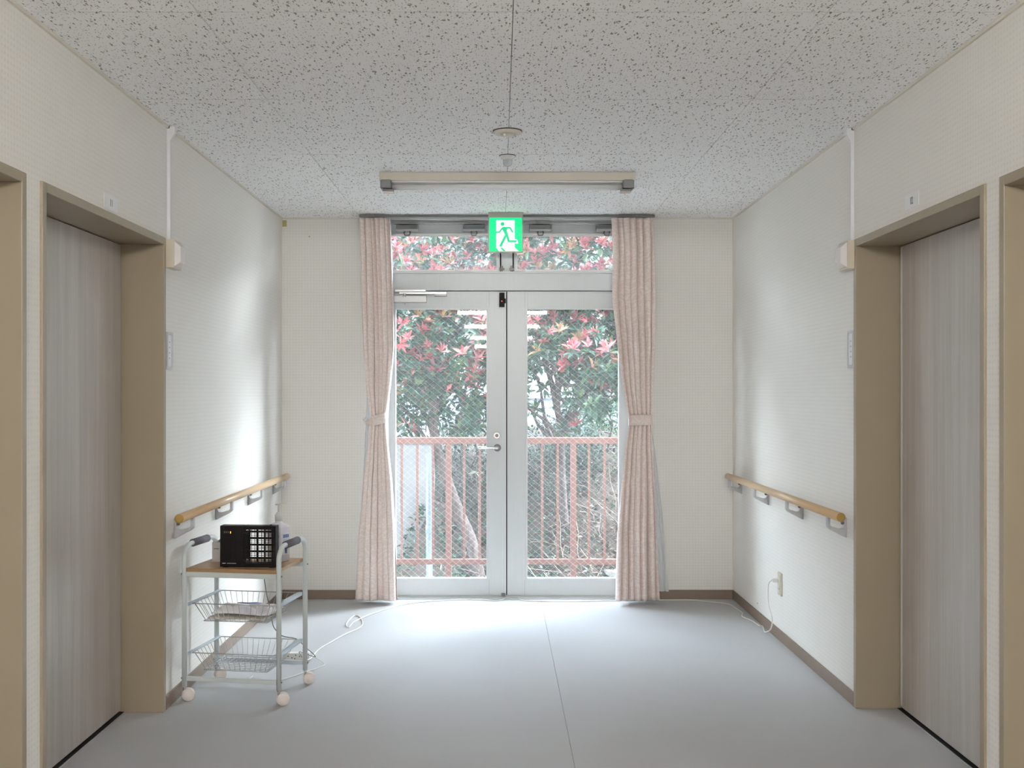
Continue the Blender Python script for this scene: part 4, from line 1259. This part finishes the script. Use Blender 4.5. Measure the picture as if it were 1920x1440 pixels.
# power strip
ps = thing('power_strip', 'white power strip on the floor behind the trolley', 'power strip', fp(556, 1239), math.radians(6))
boxo('strip_body', [(-0.065, 0.062, 0, 0.030, 0, 0.038)], M['white_plastic'], ps, bevel=0.003)
boxo('strip_socket', [(x, x+0.004, -0.0008, 0, z, z+0.006) for x, z in ((-0.042, 0.020), (-0.024, 0.012), (-0.006, 0.024), (0.012, 0.018), (-0.010, 0.008), (0.032, 0.014))], M['dark'], ps)

# cords
def cord(name, pts, r, m, label, sub=7):
    o = tubeo(name, smooth_path(pts, sub), r, m, None, 7)
    return tag(o, label, 'cord')
r_c = 0.0032
zf = r_c + 0.0005
P = [fp(572, 1240, 0.02), fp(583, 1234, 0.012)]
P += [fp(x, y, zf) for x, y in ((590, 1226), (600, 1216), (622, 1203), (645, 1190), (672, 1178), (680, 1168), (674, 1156), (664, 1155), (654, 1163), (649, 1172), (654, 1176))]
P += [fp(664, 1166, zf+0.008), fp(684, 1156, zf+0.004)]
P += [fp(x, y, zf) for x, y in ((715, 1145), (745, 1136), (775, 1130.5), (820, 1126.5), (880, 1124), (925, 1126), (940, 1125))]
P += [fp(952, 1119, 0.008), fp(968, 1119, 0.009)]
P += [fp(x, y, zf) for x, y in ((985, 1126), (1050, 1128), (1120, 1127), (1200, 1125.5), (1260, 1125), (1300, 1125), (1335, 1129), (1366, 1133), (1382, 1142), (1392, 1149), (1392, 1156), (1410, 1164), (1424, 1173))]
q = fp(1430, 1174, zf); P.append(q)
Yp = 5.55
P += [Vector((1.430, 5.68, 0.012)), Vector((1.448, 5.63, 0.040)), Vector((1.452, 5.62, 0.10)), Vector((1.450, 5.68, 0.155)), Vector((1.446, 5.68, 0.22)), Vector((1.435, 5.62, 0.285)), Vector((1.432, 5.552, 0.312))]
cord('extension_cord', P, r_c, M['cord'], 'long white extension cord along the floor from the power strip to the wall socket', 6)
pl = boxo('plug', [(XR-0.010-0.030, XR-0.0105, yo+0.008, yo+0.034, 0.303, 0.321)], M['white_plastic'], bevel=0.004)
wp(pl, so)
Q = [TP(0.315, 0.085, 0.545-0.004), TP(0.315, 0.10, 0.50), TP(0.318, 0.12, 0.43), TP(0.322, 0.14, 0.38), TP(0.330, 0.15, 0.315), TP(0.338, 0.16, 0.28), TP(0.36, 0.20, 0.24), TP(0.385, 0.30, 0.205),
     TP(0.40, 0.38, 0.15), TP(0.415, 0.47, 0.085), fp(562, 1222, 0.055), fp(566, 1232, 0.042)]
cord('appliance_cord', Q, 0.0019, M['cord_dark'], 'thin grey cord hanging from the trolley top through the baskets')
Q = [fp(577, 1232, 0.012), fp(588, 1231, 0.012), fp(606, 1242, 0.004), fp(608, 1247, 0.004), fp(592, 1254, 0.004), fp(570, 1261, 0.004), fp(530, 1274, 0.004), fp(500, 1279, 0.004), fp(470, 1281, 0.004), fp(462, 1278, 0.004), fp(474, 1268, 0.004)]
cord('loose_cord', Q, 0.0022, M['cord'], 'loose white cord curling over the floor under the trolley')

# ================================================================== OUTSIDE
# unseen upper wall and slab added to block sky light; balcony floor, railing
tag(boxo('shade_facade', [(-8, 8, YB+0.02, YB+0.22, ZC+0.2, 8.5), (-8, XL-WT, YB+0.02, YB+0.22, -1.5, ZC+0.2), (XR+WT, 8, YB+0.02, YB+0.22, -1.5, ZC+0.2)], M['outer']), kind='structure')  # added storeys that cut the sky light on the garden
tag(boxo('shade_canopy', [(-6, 6, YB+0.22, 7.60, 2.72, 2.86)], M['outer']), kind='structure')  # added overhang to shade the railing and nearest leaves
tag(boxo('balcony_floor', [(-4, 4.4, YB+0.22, 8.10, -0.32, -0.17)], M['balcony']), kind='structure')
YR = 7.90
def ox(px, Y): return (px - CX) * Y / FPX
def oz(py, Y): return EYE + (CY - py) * Y / FPX
br = thing('balcony_railing', 'salmon pink painted steel balcony railing outside the glazed door', 'railing', (0, YR, -0.17))
wp(boxo('top_rail', [(-3.6, 4.0, YR-0.022, YR+0.022, oz(832, YR), oz(820, YR))], M['balustrade'], bevel=0.003), br)
wp(boxo('bottom_rail', [(-3.6, 4.0, YR-0.016, YR+0.016, oz(1058, YR), oz(1048, YR))], M['balustrade'], bevel=0.002), br)
px = 841.0 - 29.25*24
k = 0
while px < 1900:
    x = ox(px, YR)
    if -3.6 < x < 4.0:
        if (k % 8) == 0:
            wp(boxo('post', [(x-0.021, x+0.021, YR-0.021, YR+0.021, -0.17, oz(832, YR))], M['balustrade'], bevel=0.002), br)
        else:
            wp(boxo('baluster', [(x-0.0088, x+0.0088, YR-0.0088, YR+0.0088, oz(1049, YR), oz(831, YR))], M['balustrade']), br)
    px += 29.25; k += 1

# bank rising behind the balcony
def bank_z(x, y):
    t = (y - 8.6) / 3.6
    t = max(0.0, min(1.0, t))
    z = -0.75 + 1.65*(t*t*(3-2*t)) + 0.10*math.sin(1.7*x+0.6*y) + 0.05*math.sin(4.1*x-1.3*y)
    z += 1.1*math.exp(-((x+0.62)/0.3)**2 - ((y-9.12)/0.24)**2)
    if y > 12.2: z -= min(1.2, (y-12.2)*0.35)
    return z
bm = bmesh.new(); g = []
nx_, ny_ = 90, 110
for j in range(ny_+1):
    y = 8.0 + (34.0-8.0)*(j/ny_)**1.8
    row = []
    for i in range(nx_+1):
        x = -16 + 33*i/nx_
        row.append(bm.verts.new((x, y, bank_z(x, y))))
    g.append(row)
for j in range(ny_):
    for i in range(nx_): bm.faces.new((g[j][i], g[j][i+1], g[j+1][i+1], g[j+1][i])).smooth = True
me = bpy.data.meshes.new('ground'); bm.to_mesh(me); bm.free()
gr = new_obj('ground', me, M['soil']); tag(gr, kind='structure')

# pale retaining wall on the left, drain pipe, low rock
bm = bmesh.new()
yw = 9.3
pts = [(-4.2, -0.6), (ox(770, yw), -0.6), (ox(806, yw), oz(1010, yw)), (ox(812, yw), oz(900, yw)), (ox(808, yw), oz(834, yw)), (-4.2, oz(832, yw))]
prism(bm, pts, yw, yw+0.35)
o = link_bm('retaining_wall', bm, M['concrete'], bevel=0.02)
tag(o, 'pale rough retaining wall behind the railing at the left', 'wall')
o = thing('drain_pipe', 'pale blue drain pipe standing upright before the retaining wall', 'pipe', (ox(805, 8.72), 8.72, -0.6))
bm = bmesh.new(); x = ox(805, 8.72); tube(bm, [(x, 8.72, -0.9), (x, 8.72, oz(850, 8.72))], 0.028, 18)
wp(link_bm('pipe', bm, M['pipe'], smooth=True), o)
bm = bmesh.new(); tube(bm, [(x, 8.72, oz(1000, 8.72)), (x, 8.72, oz(985, 8.72))], 0.032, 18)
wp(link_bm('pipe_socket', bm, M['pipe'], smooth=True), o)

# ---- leaves
def leaf_template(L, Wd, cup, curl):
    """3 x 5 vertices: folded along the midrib, curled along its length; 8 quads"""
    v = []; f = []
    ws = [0.10, 0.72, 1.0, 0.70, 0.04]
    for j in range(5):
        t = j/4; w = ws[j]*Wd/2
        z = -curl*L*t*t
        for i, s in enumerate((-1, 0, 1)):
            v.append((s*w, L*t, z + (cup*w if s else 0)))
    for j in range(4):
        for i in range(2):
            a = j*3+i; f.append((a, a+1, a+4, a+3))
    return np.array(v), np.array(f)

REDS = [(0.60,0.13,0.14),(0.70,0.22,0.21),(0.66,0.19,0.23),(0.74,0.33,0.27),(0.46,0.10,0.12),(0.72,0.30,0.33)]
ORANGES = [(0.66,0.33,0.14),(0.62,0.40,0.18),(0.55,0.36,0.16)]
GREENS = [(0.06,0.17,0.10),(0.08,0.22,0.14),(0.11,0.27,0.18),(0.05,0.13,0.08),(0.09,0.23,0.10),(0.14,0.30,0.20)]
LIGHTG = [(0.22,0.38,0.16),(0.28,0.42,0.20)]

def dim(p, k): return [tuple(c*k for c in q) for q in p]
REDS, ORANGES, GREENS, LIGHTG = dim(REDS, 0.85), dim(ORANGES, 0.70), dim(GREENS, 0.52), dim(LIGHTG, 0.6)
PAL = REDS + ORANGES + GREENS + LIGHTG

def shoot_leaves(pos, axis, red, size, r_):
    """return list of (origin, direction, normal, length, width, colour) for one shoot"""
    out = []
    axis = axis/np.linalg.norm(axis)
    tmp = np.array([0.3, 0.5, 1.0]); a = np.cross(axis, tmp); a /= np.linalg.norm(a); b = np.cross(axis, a)
    def whorl(base, n, tilt, L, pal, jit=0.15):
        ph = r_.uniform(0, 2*PI)
        for k in range(n):
            an = ph + 2*PI*k/n + r_.normal(0, 0.25)
            rad = a*math.cos(an) + b*math.sin(an)
            d = rad*math.sin(tilt) + axis*math.cos(tilt)
            d = d + r_.normal(0, jit, 3); d /= np.linalg.norm(d)
            nrm = axis - d*np.dot(axis, d)
            if np.linalg.norm(nrm) < 0.1: nrm = -rad
            nrm = nrm/np.linalg.norm(nrm)
            c = np.array(pal[r_.integers(len(pal))]) * r_.uniform(0.8, 1.2)
            l = L*r_.uniform(0.75, 1.15)
            out.append((base, d, nrm, l, l*r_.uniform(0.31, 0.40), c))
    if red > 0:
        pal = REDS if red < 2 else ORANGES + REDS[3:4] + LIGHTG[:1]
        whorl(pos + axis*0.02, int(r_.integers(4, 6)), 0.35, size*0.8, pal)
        whorl(pos, int(r_.integers(5, 8)), 0.95, size*0.95, pal)
        whorl(pos - axis*0.04, int(r_.integers(4, 7)), 1.45, size*1.1, GREENS + LIGHTG[:1])
    else:
        whorl(pos, int(r_.integers(4, 6)), 0.7, size*0.85, GREENS + LIGHTG + LIGHTG)
        whorl(pos - axis*0.025, int(r_.integers(5, 8)), 1.25, size*1.05, GREENS)
        whorl(pos - axis*0.06, int(r_.integers(4, 6)), 1.8, size*1.1, GREENS)
    return out

def leaves_mesh(name, leaves, r_):
    tv, tf = leaf_template(1, 1, 0.5, 0.18)
    n = len(leaves); nv = len(tv); nf = len(tf)
    O = np.array([l[0] for l in leaves]); Dd = np.array([l[1] for l in leaves]); Nn = np.array([l[2] for l in leaves])
    Ls = np.array([l[3] for l in leaves]); Ws = np.array([l[4] for l in leaves]); Cc = np.array([l[5] for l in leaves])
    S = np.cross(Dd, Nn)
    V = (O[:,None,:] + S[:,None,:]*(tv[None,:,0:1]*Ws[:,None,None]) + Dd[:,None,:]*(tv[None,:,1:2]*Ls[:,None,None])
         + Nn[:,None,:]*((tv[None,:,2:3]+0.18*tv[None,:,1:2]**2)*Ws[:,None,None] - 0.18*tv[None,:,1:2]**2*Ls[:,None,None]))
    V = V.reshape(-1, 3)
    F = (tf[None] + (np.arange(n)*nv)[:,None,None]).reshape(-1, 4)
    me = bpy.data.meshes.new(name)
    me.vertices.add(len(V)); me.vertices.foreach_set('co', V.ravel())
    me.loops.add(F.size); me.loops.foreach_set('vertex_index', F.ravel())
    me.polygons.add(len(F)); me.polygons.foreach_set('loop_start', np.arange(0, F.size, 4)); me.polygons.foreach_set('loop_total', np.full(len(F), 4))
    me.polygons.foreach_set('use_smooth', np.ones(len(F), dtype=bool))
    me.update(calc_edges=True)
    ca = me.color_attributes.new('leaf_colour', 'FLOAT_COLOR', 'POINT')
    cols_ = np.concatenate([np.repeat(Cc, nv, axis=0), np.ones((n*nv, 1))], axis=1)
    ca.data.foreach_set('color', cols_.ravel().astype(np.float32))
    return me

def limb_path(p0, p1, wob, n, r_):
    p0, p1 = np.array(p0, float), np.array(p1, float)
    pts = []
    for k in range(n+1):
        t = k/n; e = math.sin(PI*t)
        pts.append(p0 + (p1-p0)*t + r_.normal(0, wob, 3)*e)
    return [Vector(p) for p in pts]

def photinia(name, label, base, trunk_pts, trunk_r, xr, n_shoots, seed, bark, extra, sparse=None):
    r_ = np.random.default_rng(seed)
    t = thing(name, label, 'tree', base, 0, 'photinia trees outside')
    bm = bmesh.new(); sp = smooth_path(trunk_pts, 5)
    nn = len(sp); tube(bm, sp, [trunk_r*(1-0.5*k/(nn-1)) for k in range(nn)], 12)
    wp(link_bm('trunk', bm, bark, smooth=True), t)
    top = np.array(trunk_pts[-1])
    # branches
    ends = []
    for k in range(16):
        e = np.array([r_.uniform(*xr), r_.uniform(9.2, 10.9), r_.uniform(1.3, 3.0)])
        src = np.array(sp[int(r_.integers(nn//2, nn))])
        bm = bmesh.new(); pp = limb_path(src, e, 0.05, 6, r_)
        tube(bm, pp, [0.022*(1-0.75*q/6) for q in range(7)], 7)
        wp(link_bm('branch', bm, bark, smooth=True), t); ends.append(e)
    for e in extra:
        bm = bmesh.new(); sp2 = smooth_path(e[0], 4); m2 = len(sp2)
        tube(bm, sp2, [e[1]*(1-0.5*k/(m2-1)) for k in range(m2)], 9)
        wp(link_bm('branch', bm, bark, smooth=True), t)
    L = []
    made = 0
    while made < n_shoots:
        x = r_.uniform(*xr); z = r_.uniform(0.95, 3.28)
        # front face of the crown bulges towards the house at mid height
        yf = 9.15 + 0.25*math.sin(2.3*x+seed) + 0.18*math.sin(3.1*z+x) + 0.25*max(0, 1.45-z)
        dpt = abs(r_.normal(0, 0.75))
        y = yf + dpt
        if y > 11.6: continue
        if sparse and not sparse(x, y, z, r_): continue
        front = math.exp(-dpt/0.5)
        axis = np.array([r_.normal(0, 0.5), -0.55 + r_.normal(0, 0.4), 0.75 + r_.normal(0, 0.25)])
        p_red = 0.20 + 0.60*front*(0.35 + 0.65*min(1, max(0, (z-1.1)/0.9))) + (0.35 if z > 2.35 else 0)
        if z < 1.25: p_red *= 0.4
        u_ = r_.uniform()
        red = 0 if u_ > p_red else (2 if r_.uniform() < 0.22 else 1)
        L += shoot_leaves(np.array([x, y, z]), axis, red, 0.094*r_.uniform(0.8, 1.15), r_)
        made += 1
    return t, L, r_

def finish_tree(t, L, r_):
    # the 280 leaves that stand nearest to the house and inside the panes are single parts
    def seen(l):
        p = l[0]; px_ = CX + p[0]*FPX/p[1]; py_ = CY - (p[2]-EYE)*FPX/p[1]
        return 735 < px_ < 1170 and 435 < py_ < 850
    idx = sorted(range(len(L)), key=lambda i: (not seen(L[i]), L[i][0][1]))
    near = idx[:290]; far = idx[290:]
    fo = new_obj('foliage', leaves_mesh('foliage', [L[i] for i in far], r_), M['leaf']); fo['kind'] = 'stuff'
    wp(fo, t)
    # shared unit leaf meshes, one per colour
    cache = {}
    for i in near:
        o_, d_, n_, l_, w_, c_ = L[i]
        key = min(range(len(PAL)), key=lambda k: sum((PAL[k][q]-c_[q])**2 for q in range(3)))
        if key not in cache:
            cache[key] = leaves_mesh('leaf', [(np.zeros(3), np.array([0,1.0,0]), np.array([0,0,1.0]), 1.0, 0.32, np.array(PAL[key]))], r_)
            cache[key].materials.append(M['leaf'])
        s_ = np.cross(d_, n_)
        mt = Matrix(((s_[0], d_[0], n_[0], o_[0]), (s_[1], d_[1], n_[1], o_[1]), (s_[2], d_[2], n_[2], o_[2]), (0,0,0,1)))
        ob = new_obj('leaf', cache[key], None, t)
        ob.matrix_parent_inverse = Matrix.Identity(4)
        ob.matrix_basis = Matrix.Translation(-Vector(t.location)) @ mt @ Matrix.Scale(float(l_), 4)


Y1 = 9.75
def O(px, py, Y): return np.array(bp(px, py, Y))
def sparseL(x, y, z, r_):
    px_ = CX + x*FPX/y; py_ = CY - (z-EYE)*FPX/y
    if py_ > 835: return False
    if py_ > 770 and r_.uniform() < 0.55: return False
    if 735 < px_ < 800 and py_ > 730 and r_.uniform() < 0.6: return False
    return True
def sparseR(x, y, z, r_):
    px_ = CX + x*FPX/y; py_ = CY - (z-EYE)*FPX/y
    if py_ > 800: return False
    if 985 < px_ < 1045 and 660 < py_: return r_.uniform() < 0.10
    if 1045 <= px_ < 1120 and py_ > 690: return r_.uniform() < 0.30
    if py_ > 760: return r_.uniform() < 0.25
    return True
treeL, LL, rL = photinia('photinia_tree', 'photinia tree with red shoots and a leaning pale trunk, behind the left pane', (ox(903, Y1), Y1, bank_z(ox(903, Y1), Y1)-0.1),
    [O(903, 1110, Y1), O(885, 1020, Y1), O(858, 955, Y1), O(832, 880, Y1), O(815, 820, Y1), O(812, 740, Y1), O(820, 650, Y1+0.1)], 0.062, (-1.95, 0.10), 1450, 21, M['bark'],
    [([O(880, 1010, Y1), O(845, 960, Y1), O(812, 938, Y1-0.1), O(785, 918, Y1-0.2), O(742, 878, Y1-0.3)], 0.022),
     ([O(832, 880, Y1), O(815, 860, Y1), O(790, 810, Y1), O(752, 760, Y1)], 0.024)], sparseL)
finish_tree(treeL, LL, rL)
Y2 = 10.1
treeR, LR, rR = photinia('photinia_tree', 'photinia tree with red shoots and an upright dark trunk, behind the right pane', (ox(1060, Y2), Y2, bank_z(ox(1060, Y2), Y2)-0.1),
    [O(1066, 1100, Y2), O(1060, 1000, Y2), O(1054, 900, Y2), O(1052, 820, Y2), O(1046, 740, Y2), O(1070, 650, Y2+0.1)], 0.045, (0.0, 1.9), 1500, 34, M['bark_dark'],
    [([O(1048, 745, Y2), O(1030, 700, Y2), O(1010, 670, Y2)], 0.012), ([O(1052, 800, Y2), O(1085, 760, Y2), O(1120, 700, Y2)], 0.020)], sparseR)
finish_tree(treeR, LR, rR)

# ---- dense small-leaved evergreen shrubs on the bank (behind the railing)
def shrub(label, cx_, cy_, cz_, rx_, ry_, rz_, n, seed, pal, name='evergreen_shrub', size=0.035):
    r_ = np.random.default_rng(seed)
    t = thing(name, label, 'shrub', (cx_, cy_, bank_z(cx_, cy_)), 0, 'shrubs on the bank')
    L = []
    while len(L) < n:
        v = r_.normal(0, 1, 3); v /= np.linalg.norm(v)
        rad = 1 - abs(r_.normal(0, 0.22))
        p = np.array([cx_ + v[0]*rx_*rad, cy_ + v[1]*ry_*rad, cz_ + v[2]*rz_*rad])
        p += 0.05*np.array([math.sin(9*p[2]), math.sin(8*p[0]), math.sin(7*p[0]+3*p[2])])
        d = v + r_.normal(0, 0.6, 3); d /= np.linalg.norm(d)
        nn_ = np.array([0, -0.5, 0.9]) + r_.normal(0, 0.5, 3); nn_ -= d*np.dot(nn_, d); nn_ /= np.linalg.norm(nn_)
        l = size*r_.uniform(0.7, 1.3)
        L.append((p, d, nn_, l, l*0.5, np.array(pal[r_.integers(len(pal))])*r_.uniform(0.7, 1.25)))
    fo = new_obj('foliage', leaves_mesh('foliage', L, r_), M['leaf']); fo['kind'] = 'stuff'; wp(fo, t)
    bm = bmesh.new()
    for k in range(9):
        e = np.array([cx_ + r_.uniform(-1,1)*rx_*0.7, cy_ + r_.uniform(-1,1)*ry_*0.6, cz_ + r_.uniform(0, 0.8)*rz_])
        tube(bm, limb_path((cx_ + r_.uniform(-0.1,0.1), cy_, bank_z(cx_, cy_)-0.05), e, 0.04, 5, r_), 0.009, 6)
    s_ = link_bm('stems', bm, M['bark_dark'], smooth=True); wp(s_, t)
DKG = dim([(0.03,0.09,0.06),(0.045,0.12,0.08),(0.06,0.15,0.10),(0.09,0.20,0.14)], 0.4)
MDG = dim([(0.08,0.18,0.08),(0.12,0.24,0.10),(0.16,0.27,0.13),(0.06,0.14,0.08)], 0.4)
shrub('dark small-leaved evergreen shrub left of the door posts, behind the railing', ox(880, 10.9), 10.9, 0.45, 0.62, 0.45, 0.62, 5200, 41, DKG)
shrub('dark small-leaved evergreen shrub right of the door posts, behind the railing', ox(1030, 10.8), 10.8, 0.40, 0.62, 0.45, 0.66, 5200, 42, DKG)
shrub('lighter green bushy shrub at the right behind the railing', ox(1135, 11.2), 11.2, 0.72, 0.70, 0.45, 0.42, 3600, 43, MDG)
shrub('dark evergreen shrub far left beyond the retaining wall', -1.75, 11.3, 0.70, 0.95, 0.5, 0.70, 4200, 44, DKG)
shrub('dark evergreen shrub far right on the bank', 2.3, 11.3, 0.70, 0.95, 0.5, 0.85, 4200, 45, DKG)
shrub('loose leafy shrub standing behind the right photinia trunk', ox(1110, 11.9), 11.9, 1.22, 0.45, 0.3, 0.52, 1500, 46, MDG + DKG, size=0.05)

for (lx_, lz_, rxx, n_, sd_, lb_) in ((-0.95, 2.35, 0.85, 2800, 51, 'tall leafy evergreen behind the left photinia'), (0.12, 2.45, 0.75, 2500, 52, 'tall leafy evergreen behind the door posts'),
                              (1.12, 2.45, 0.80, 2500, 53, 'tall leafy evergreen behind the right photinia')):
    shrub(lb_, lx_, 12.3, lz_, rxx, 0.45, 1.15 if sd_ == 51 else 1.12, n_, sd_, GREENS, size=0.11)

for k_, (lx_, ly_) in enumerate(((3.6, 12.6), (5.2, 12.9), (6.9, 12.6), (-3.4, 12.6), (-5.2, 12.8), (-7.2, 12.4), (-9.2, 11.8))):  # unseen belt added to keep low side sky off the door leaves
    shrub('%s added evergreen of the unseen light-blocking belt going %s from the door' % (('first', 'second', 'third', 'fourth', 'fifth')[k_ if k_ < 3 else k_-3], 'right' if k_ < 3 else 'left'), lx_, ly_, 1.7, 1.25, 0.5, 1.75, 1500, 60+k_, GREENS, size=0.19)

# ---- ground cover: ivy and dry litter on the bank
r_ = np.random.default_rng(5)
L = []
while len(L) < 7000:
    x = r_.uniform(-2.6, 3.0); y = 8.6 + abs(r_.normal(0, 1.1))
    if y > 12 or (x > 0.55 and r_.uniform() < 0.75) or (x < ox(815, 9.4) and y > 9.2): continue
    d = r_.normal(0, 1, 3); d[2] = abs(d[2])*0.6; d /= np.linalg.norm(d)
    nn_ = np.array([0, -0.5, 0.85]) + r_.normal(0, 0.35, 3); nn_ -= d*np.dot(nn_, d); nn_ /= np.linalg.norm(nn_)
    l = r_.uniform(0.03, 0.06)
    L.append((np.array([x, y, bank_z(x, y)+r_.uniform(0.0, 0.05)]), d, nn_, l, l*0.6, np.array((DKG+MDG)[r_.integers(8)])))
o = new_obj('ivy', leaves_mesh('ivy', L, r_), M['leaf']); tag(o, 'dark green ivy covering the bank behind the railing', 'ivy', None, 'stuff')
DRY = dim([(0.24,0.15,0.09),(0.34,0.24,0.15),(0.20,0.12,0.08),(0.42,0.31,0.22),(0.30,0.15,0.10),(0.46,0.38,0.30)], 0.4)
L = []
while len(L) < 9000:
    x = r_.uniform(-2.6, 3.0); y = 8.5 + abs(r_.normal(0, 1.2))
    if y > 12 or (x < 0.5 and r_.uniform() < 0.72) or (x < ox(815, 9.4) and y > 9.2): continue
    d = r_.normal(0, 1, 3); d[2] *= 0.4; d /= np.linalg.norm(d)
    nn_ = np.array([0, -0.3, 0.9]) + r_.normal(0, 0.4, 3); nn_ -= d*np.dot(nn_, d); nn_ /= np.linalg.norm(nn_)
    l = r_.uniform(0.04, 0.09)
    L.append((np.array([x, y, bank_z(x, y)+r_.uniform(0.0, 0.06)]), d, nn_, l, l*r_.choice([0.12, 0.35]), np.array(DRY[r_.integers(6)])*r_.uniform(0.8, 1.3)))
o = new_obj('dry_leaves', leaves_mesh('dry_leaves', L, r_), M['leaf']); tag(o, 'brown dry leaves and grass littering the bank', 'leaf litter', None, 'stuff')
bm = bmesh.new()
for k in range(160):
    x = r_.uniform(0.5, 2.0) if k % 3 else r_.uniform(-0.2, 2.2); y = 8.8 + r_.uniform(0, 2.2)
    z = bank_z(x, y)+0.02; e = np.array([x + r_.normal(0, 0.22), y + r_.normal(0, 0.1), z + abs(r_.normal(0.12, 0.15))])
    tube(bm, limb_path((x, y, z), e, 0.02, 3, r_), 0.0035, 4)
o = link_bm('twigs', bm, mat('dry_twig', (0.22, 0.175, 0.135, 1), 0.9)); tag(o, 'pale dry twigs tangled on the bank at the right', 'twigs', None, 'stuff')
# pale stone in the litter
bm = bmesh.new(); bmesh.ops.create_icosphere(bm, subdivisions=3, radius=1)
for v in bm.verts:
    v.co *= 1 + 0.10*math.sin(5*v.co.x+1) + 0.08*math.sin(7*v.co.z+2*v.co.y)
    v.co.x *= 0.12; v.co.y *= 0.09; v.co.z *= 0.045
o = link_bm('stone', bm, M['concrete'], smooth=True); yy = 9.6; o.location = (ox(1157, yy), yy, oz(942, yy)); o.rotation_euler = (0, 0.35, 0.2)
o.location.z = bank_z(o.location.x, yy) + 0.03
tag(o, 'pale grey stone on the littered bank at the right', 'stone')
# pale striped leaf blades left of the door posts
bl = thing('striped_plant', 'small pale striped-leaf plant before the left evergreen shrub', 'plant', (ox(892, 9.5), 9.5, bank_z(ox(892, 9.5), 9.5)))
c0 = np.array([ox(892, 9.5), 9.5, oz(886, 9.5)]); L = []
for k in range(11):
    an = 2*PI*k/11; d = np.array([math.cos(an), 0.5*math.sin(an), -0.5+0.7*r_.uniform()]); d /= np.linalg.norm(d)
    nn_ = np.array([0, -0.3, 1.0]); nn_ -= d*np.dot(nn_, d); nn_ /= np.linalg.norm(nn_)
    L.append((c0, d, nn_, r_.uniform(0.07, 0.11), 0.014, np.array((0.5, 0.54, 0.40))))
wp(new_obj('blades', leaves_mesh('blades', L, r_), M['leaf']), bl)
bm = bmesh.new(); tube(bm, [Vector((ox(892, 9.5)+0.03, 9.52, bank_z(ox(892, 9.5), 9.5)-0.02)), Vector((ox(892, 9.5)+0.02, 9.52, oz(930, 9.5))), Vector(c0)], 0.004, 6)
wp(link_bm('stem', bm, M['bark'], smooth=True), bl)

# ---- pale house beyond the trees
hy = 21.0
h = thing('house', 'pale house with horizontal siding seen between the trees', 'house', (-1, hy, -0.4))
def H(name, d_, m, par=None): return wp(boxo(name, d_, m), par or h)
zb0 = oz(742, hy)
H('wall_lower', [(-9, 7, hy+0.05, hy+5, -0.9, zb0)], M['house_base'])
for k in range(11):                            # siding boards, each lapped over the next
    z0 = zb0 + 0.02 + k*0.20
    bm = bmesh.new(); prism(bm, [(hy-0.02, z0), (hy+0.1, z0), (hy+0.1, z0+0.195), (hy+0.015, z0+0.195)], -9, 7, 'YZ')
    wp(link_bm('siding_board', bm, M['house']), h)
H('wall_upper', [(-9, 7, hy+0.1, hy+5, zb0, zb0+2.25)], M['house'])
H('sill_band', [(-9.05, 7.05, hy-0.06, hy+0.1, zb0-0.05, zb0+0.02)], M['house_trim'])
for xw_ in (-5.6, -2.6, 3.4):
    f_ = H('window', [(xw_, xw_+1.5, hy-0.05, hy+0.06, zb0+0.5, zb0+0.56), (xw_, xw_+1.5, hy-0.05, hy+0.06, zb0+1.5, zb0+1.56), (xw_, xw_+0.06, hy-0.05, hy+0.06, zb0+0.56, zb0+1.5), (xw_+1.44, xw_+1.5, hy-0.05, hy+0.06, zb0+0.56, zb0+1.5), (xw_+0.72, xw_+0.78, hy-0.05, hy+0.06, zb0+0.56, zb0+1.5)], M['house_trim'])
    H('pane', [(xw_+0.06, xw_+1.44, hy-0.03, hy-0.02, zb0+0.56, zb0+1.5)], M['house_glass'], f_)
bm = bmesh.new(); prism(bm, [(hy-0.6, zb0+2.2), (hy+2.5, zb0+3.1), (hy+5.6, zb0+2.2), (hy+5.6, zb0+2.1), (hy-0.6, zb0+2.1)], -9.4, 7.4, 'YZ')
wp(link_bm('roof', bm, M['house_trim']), h)
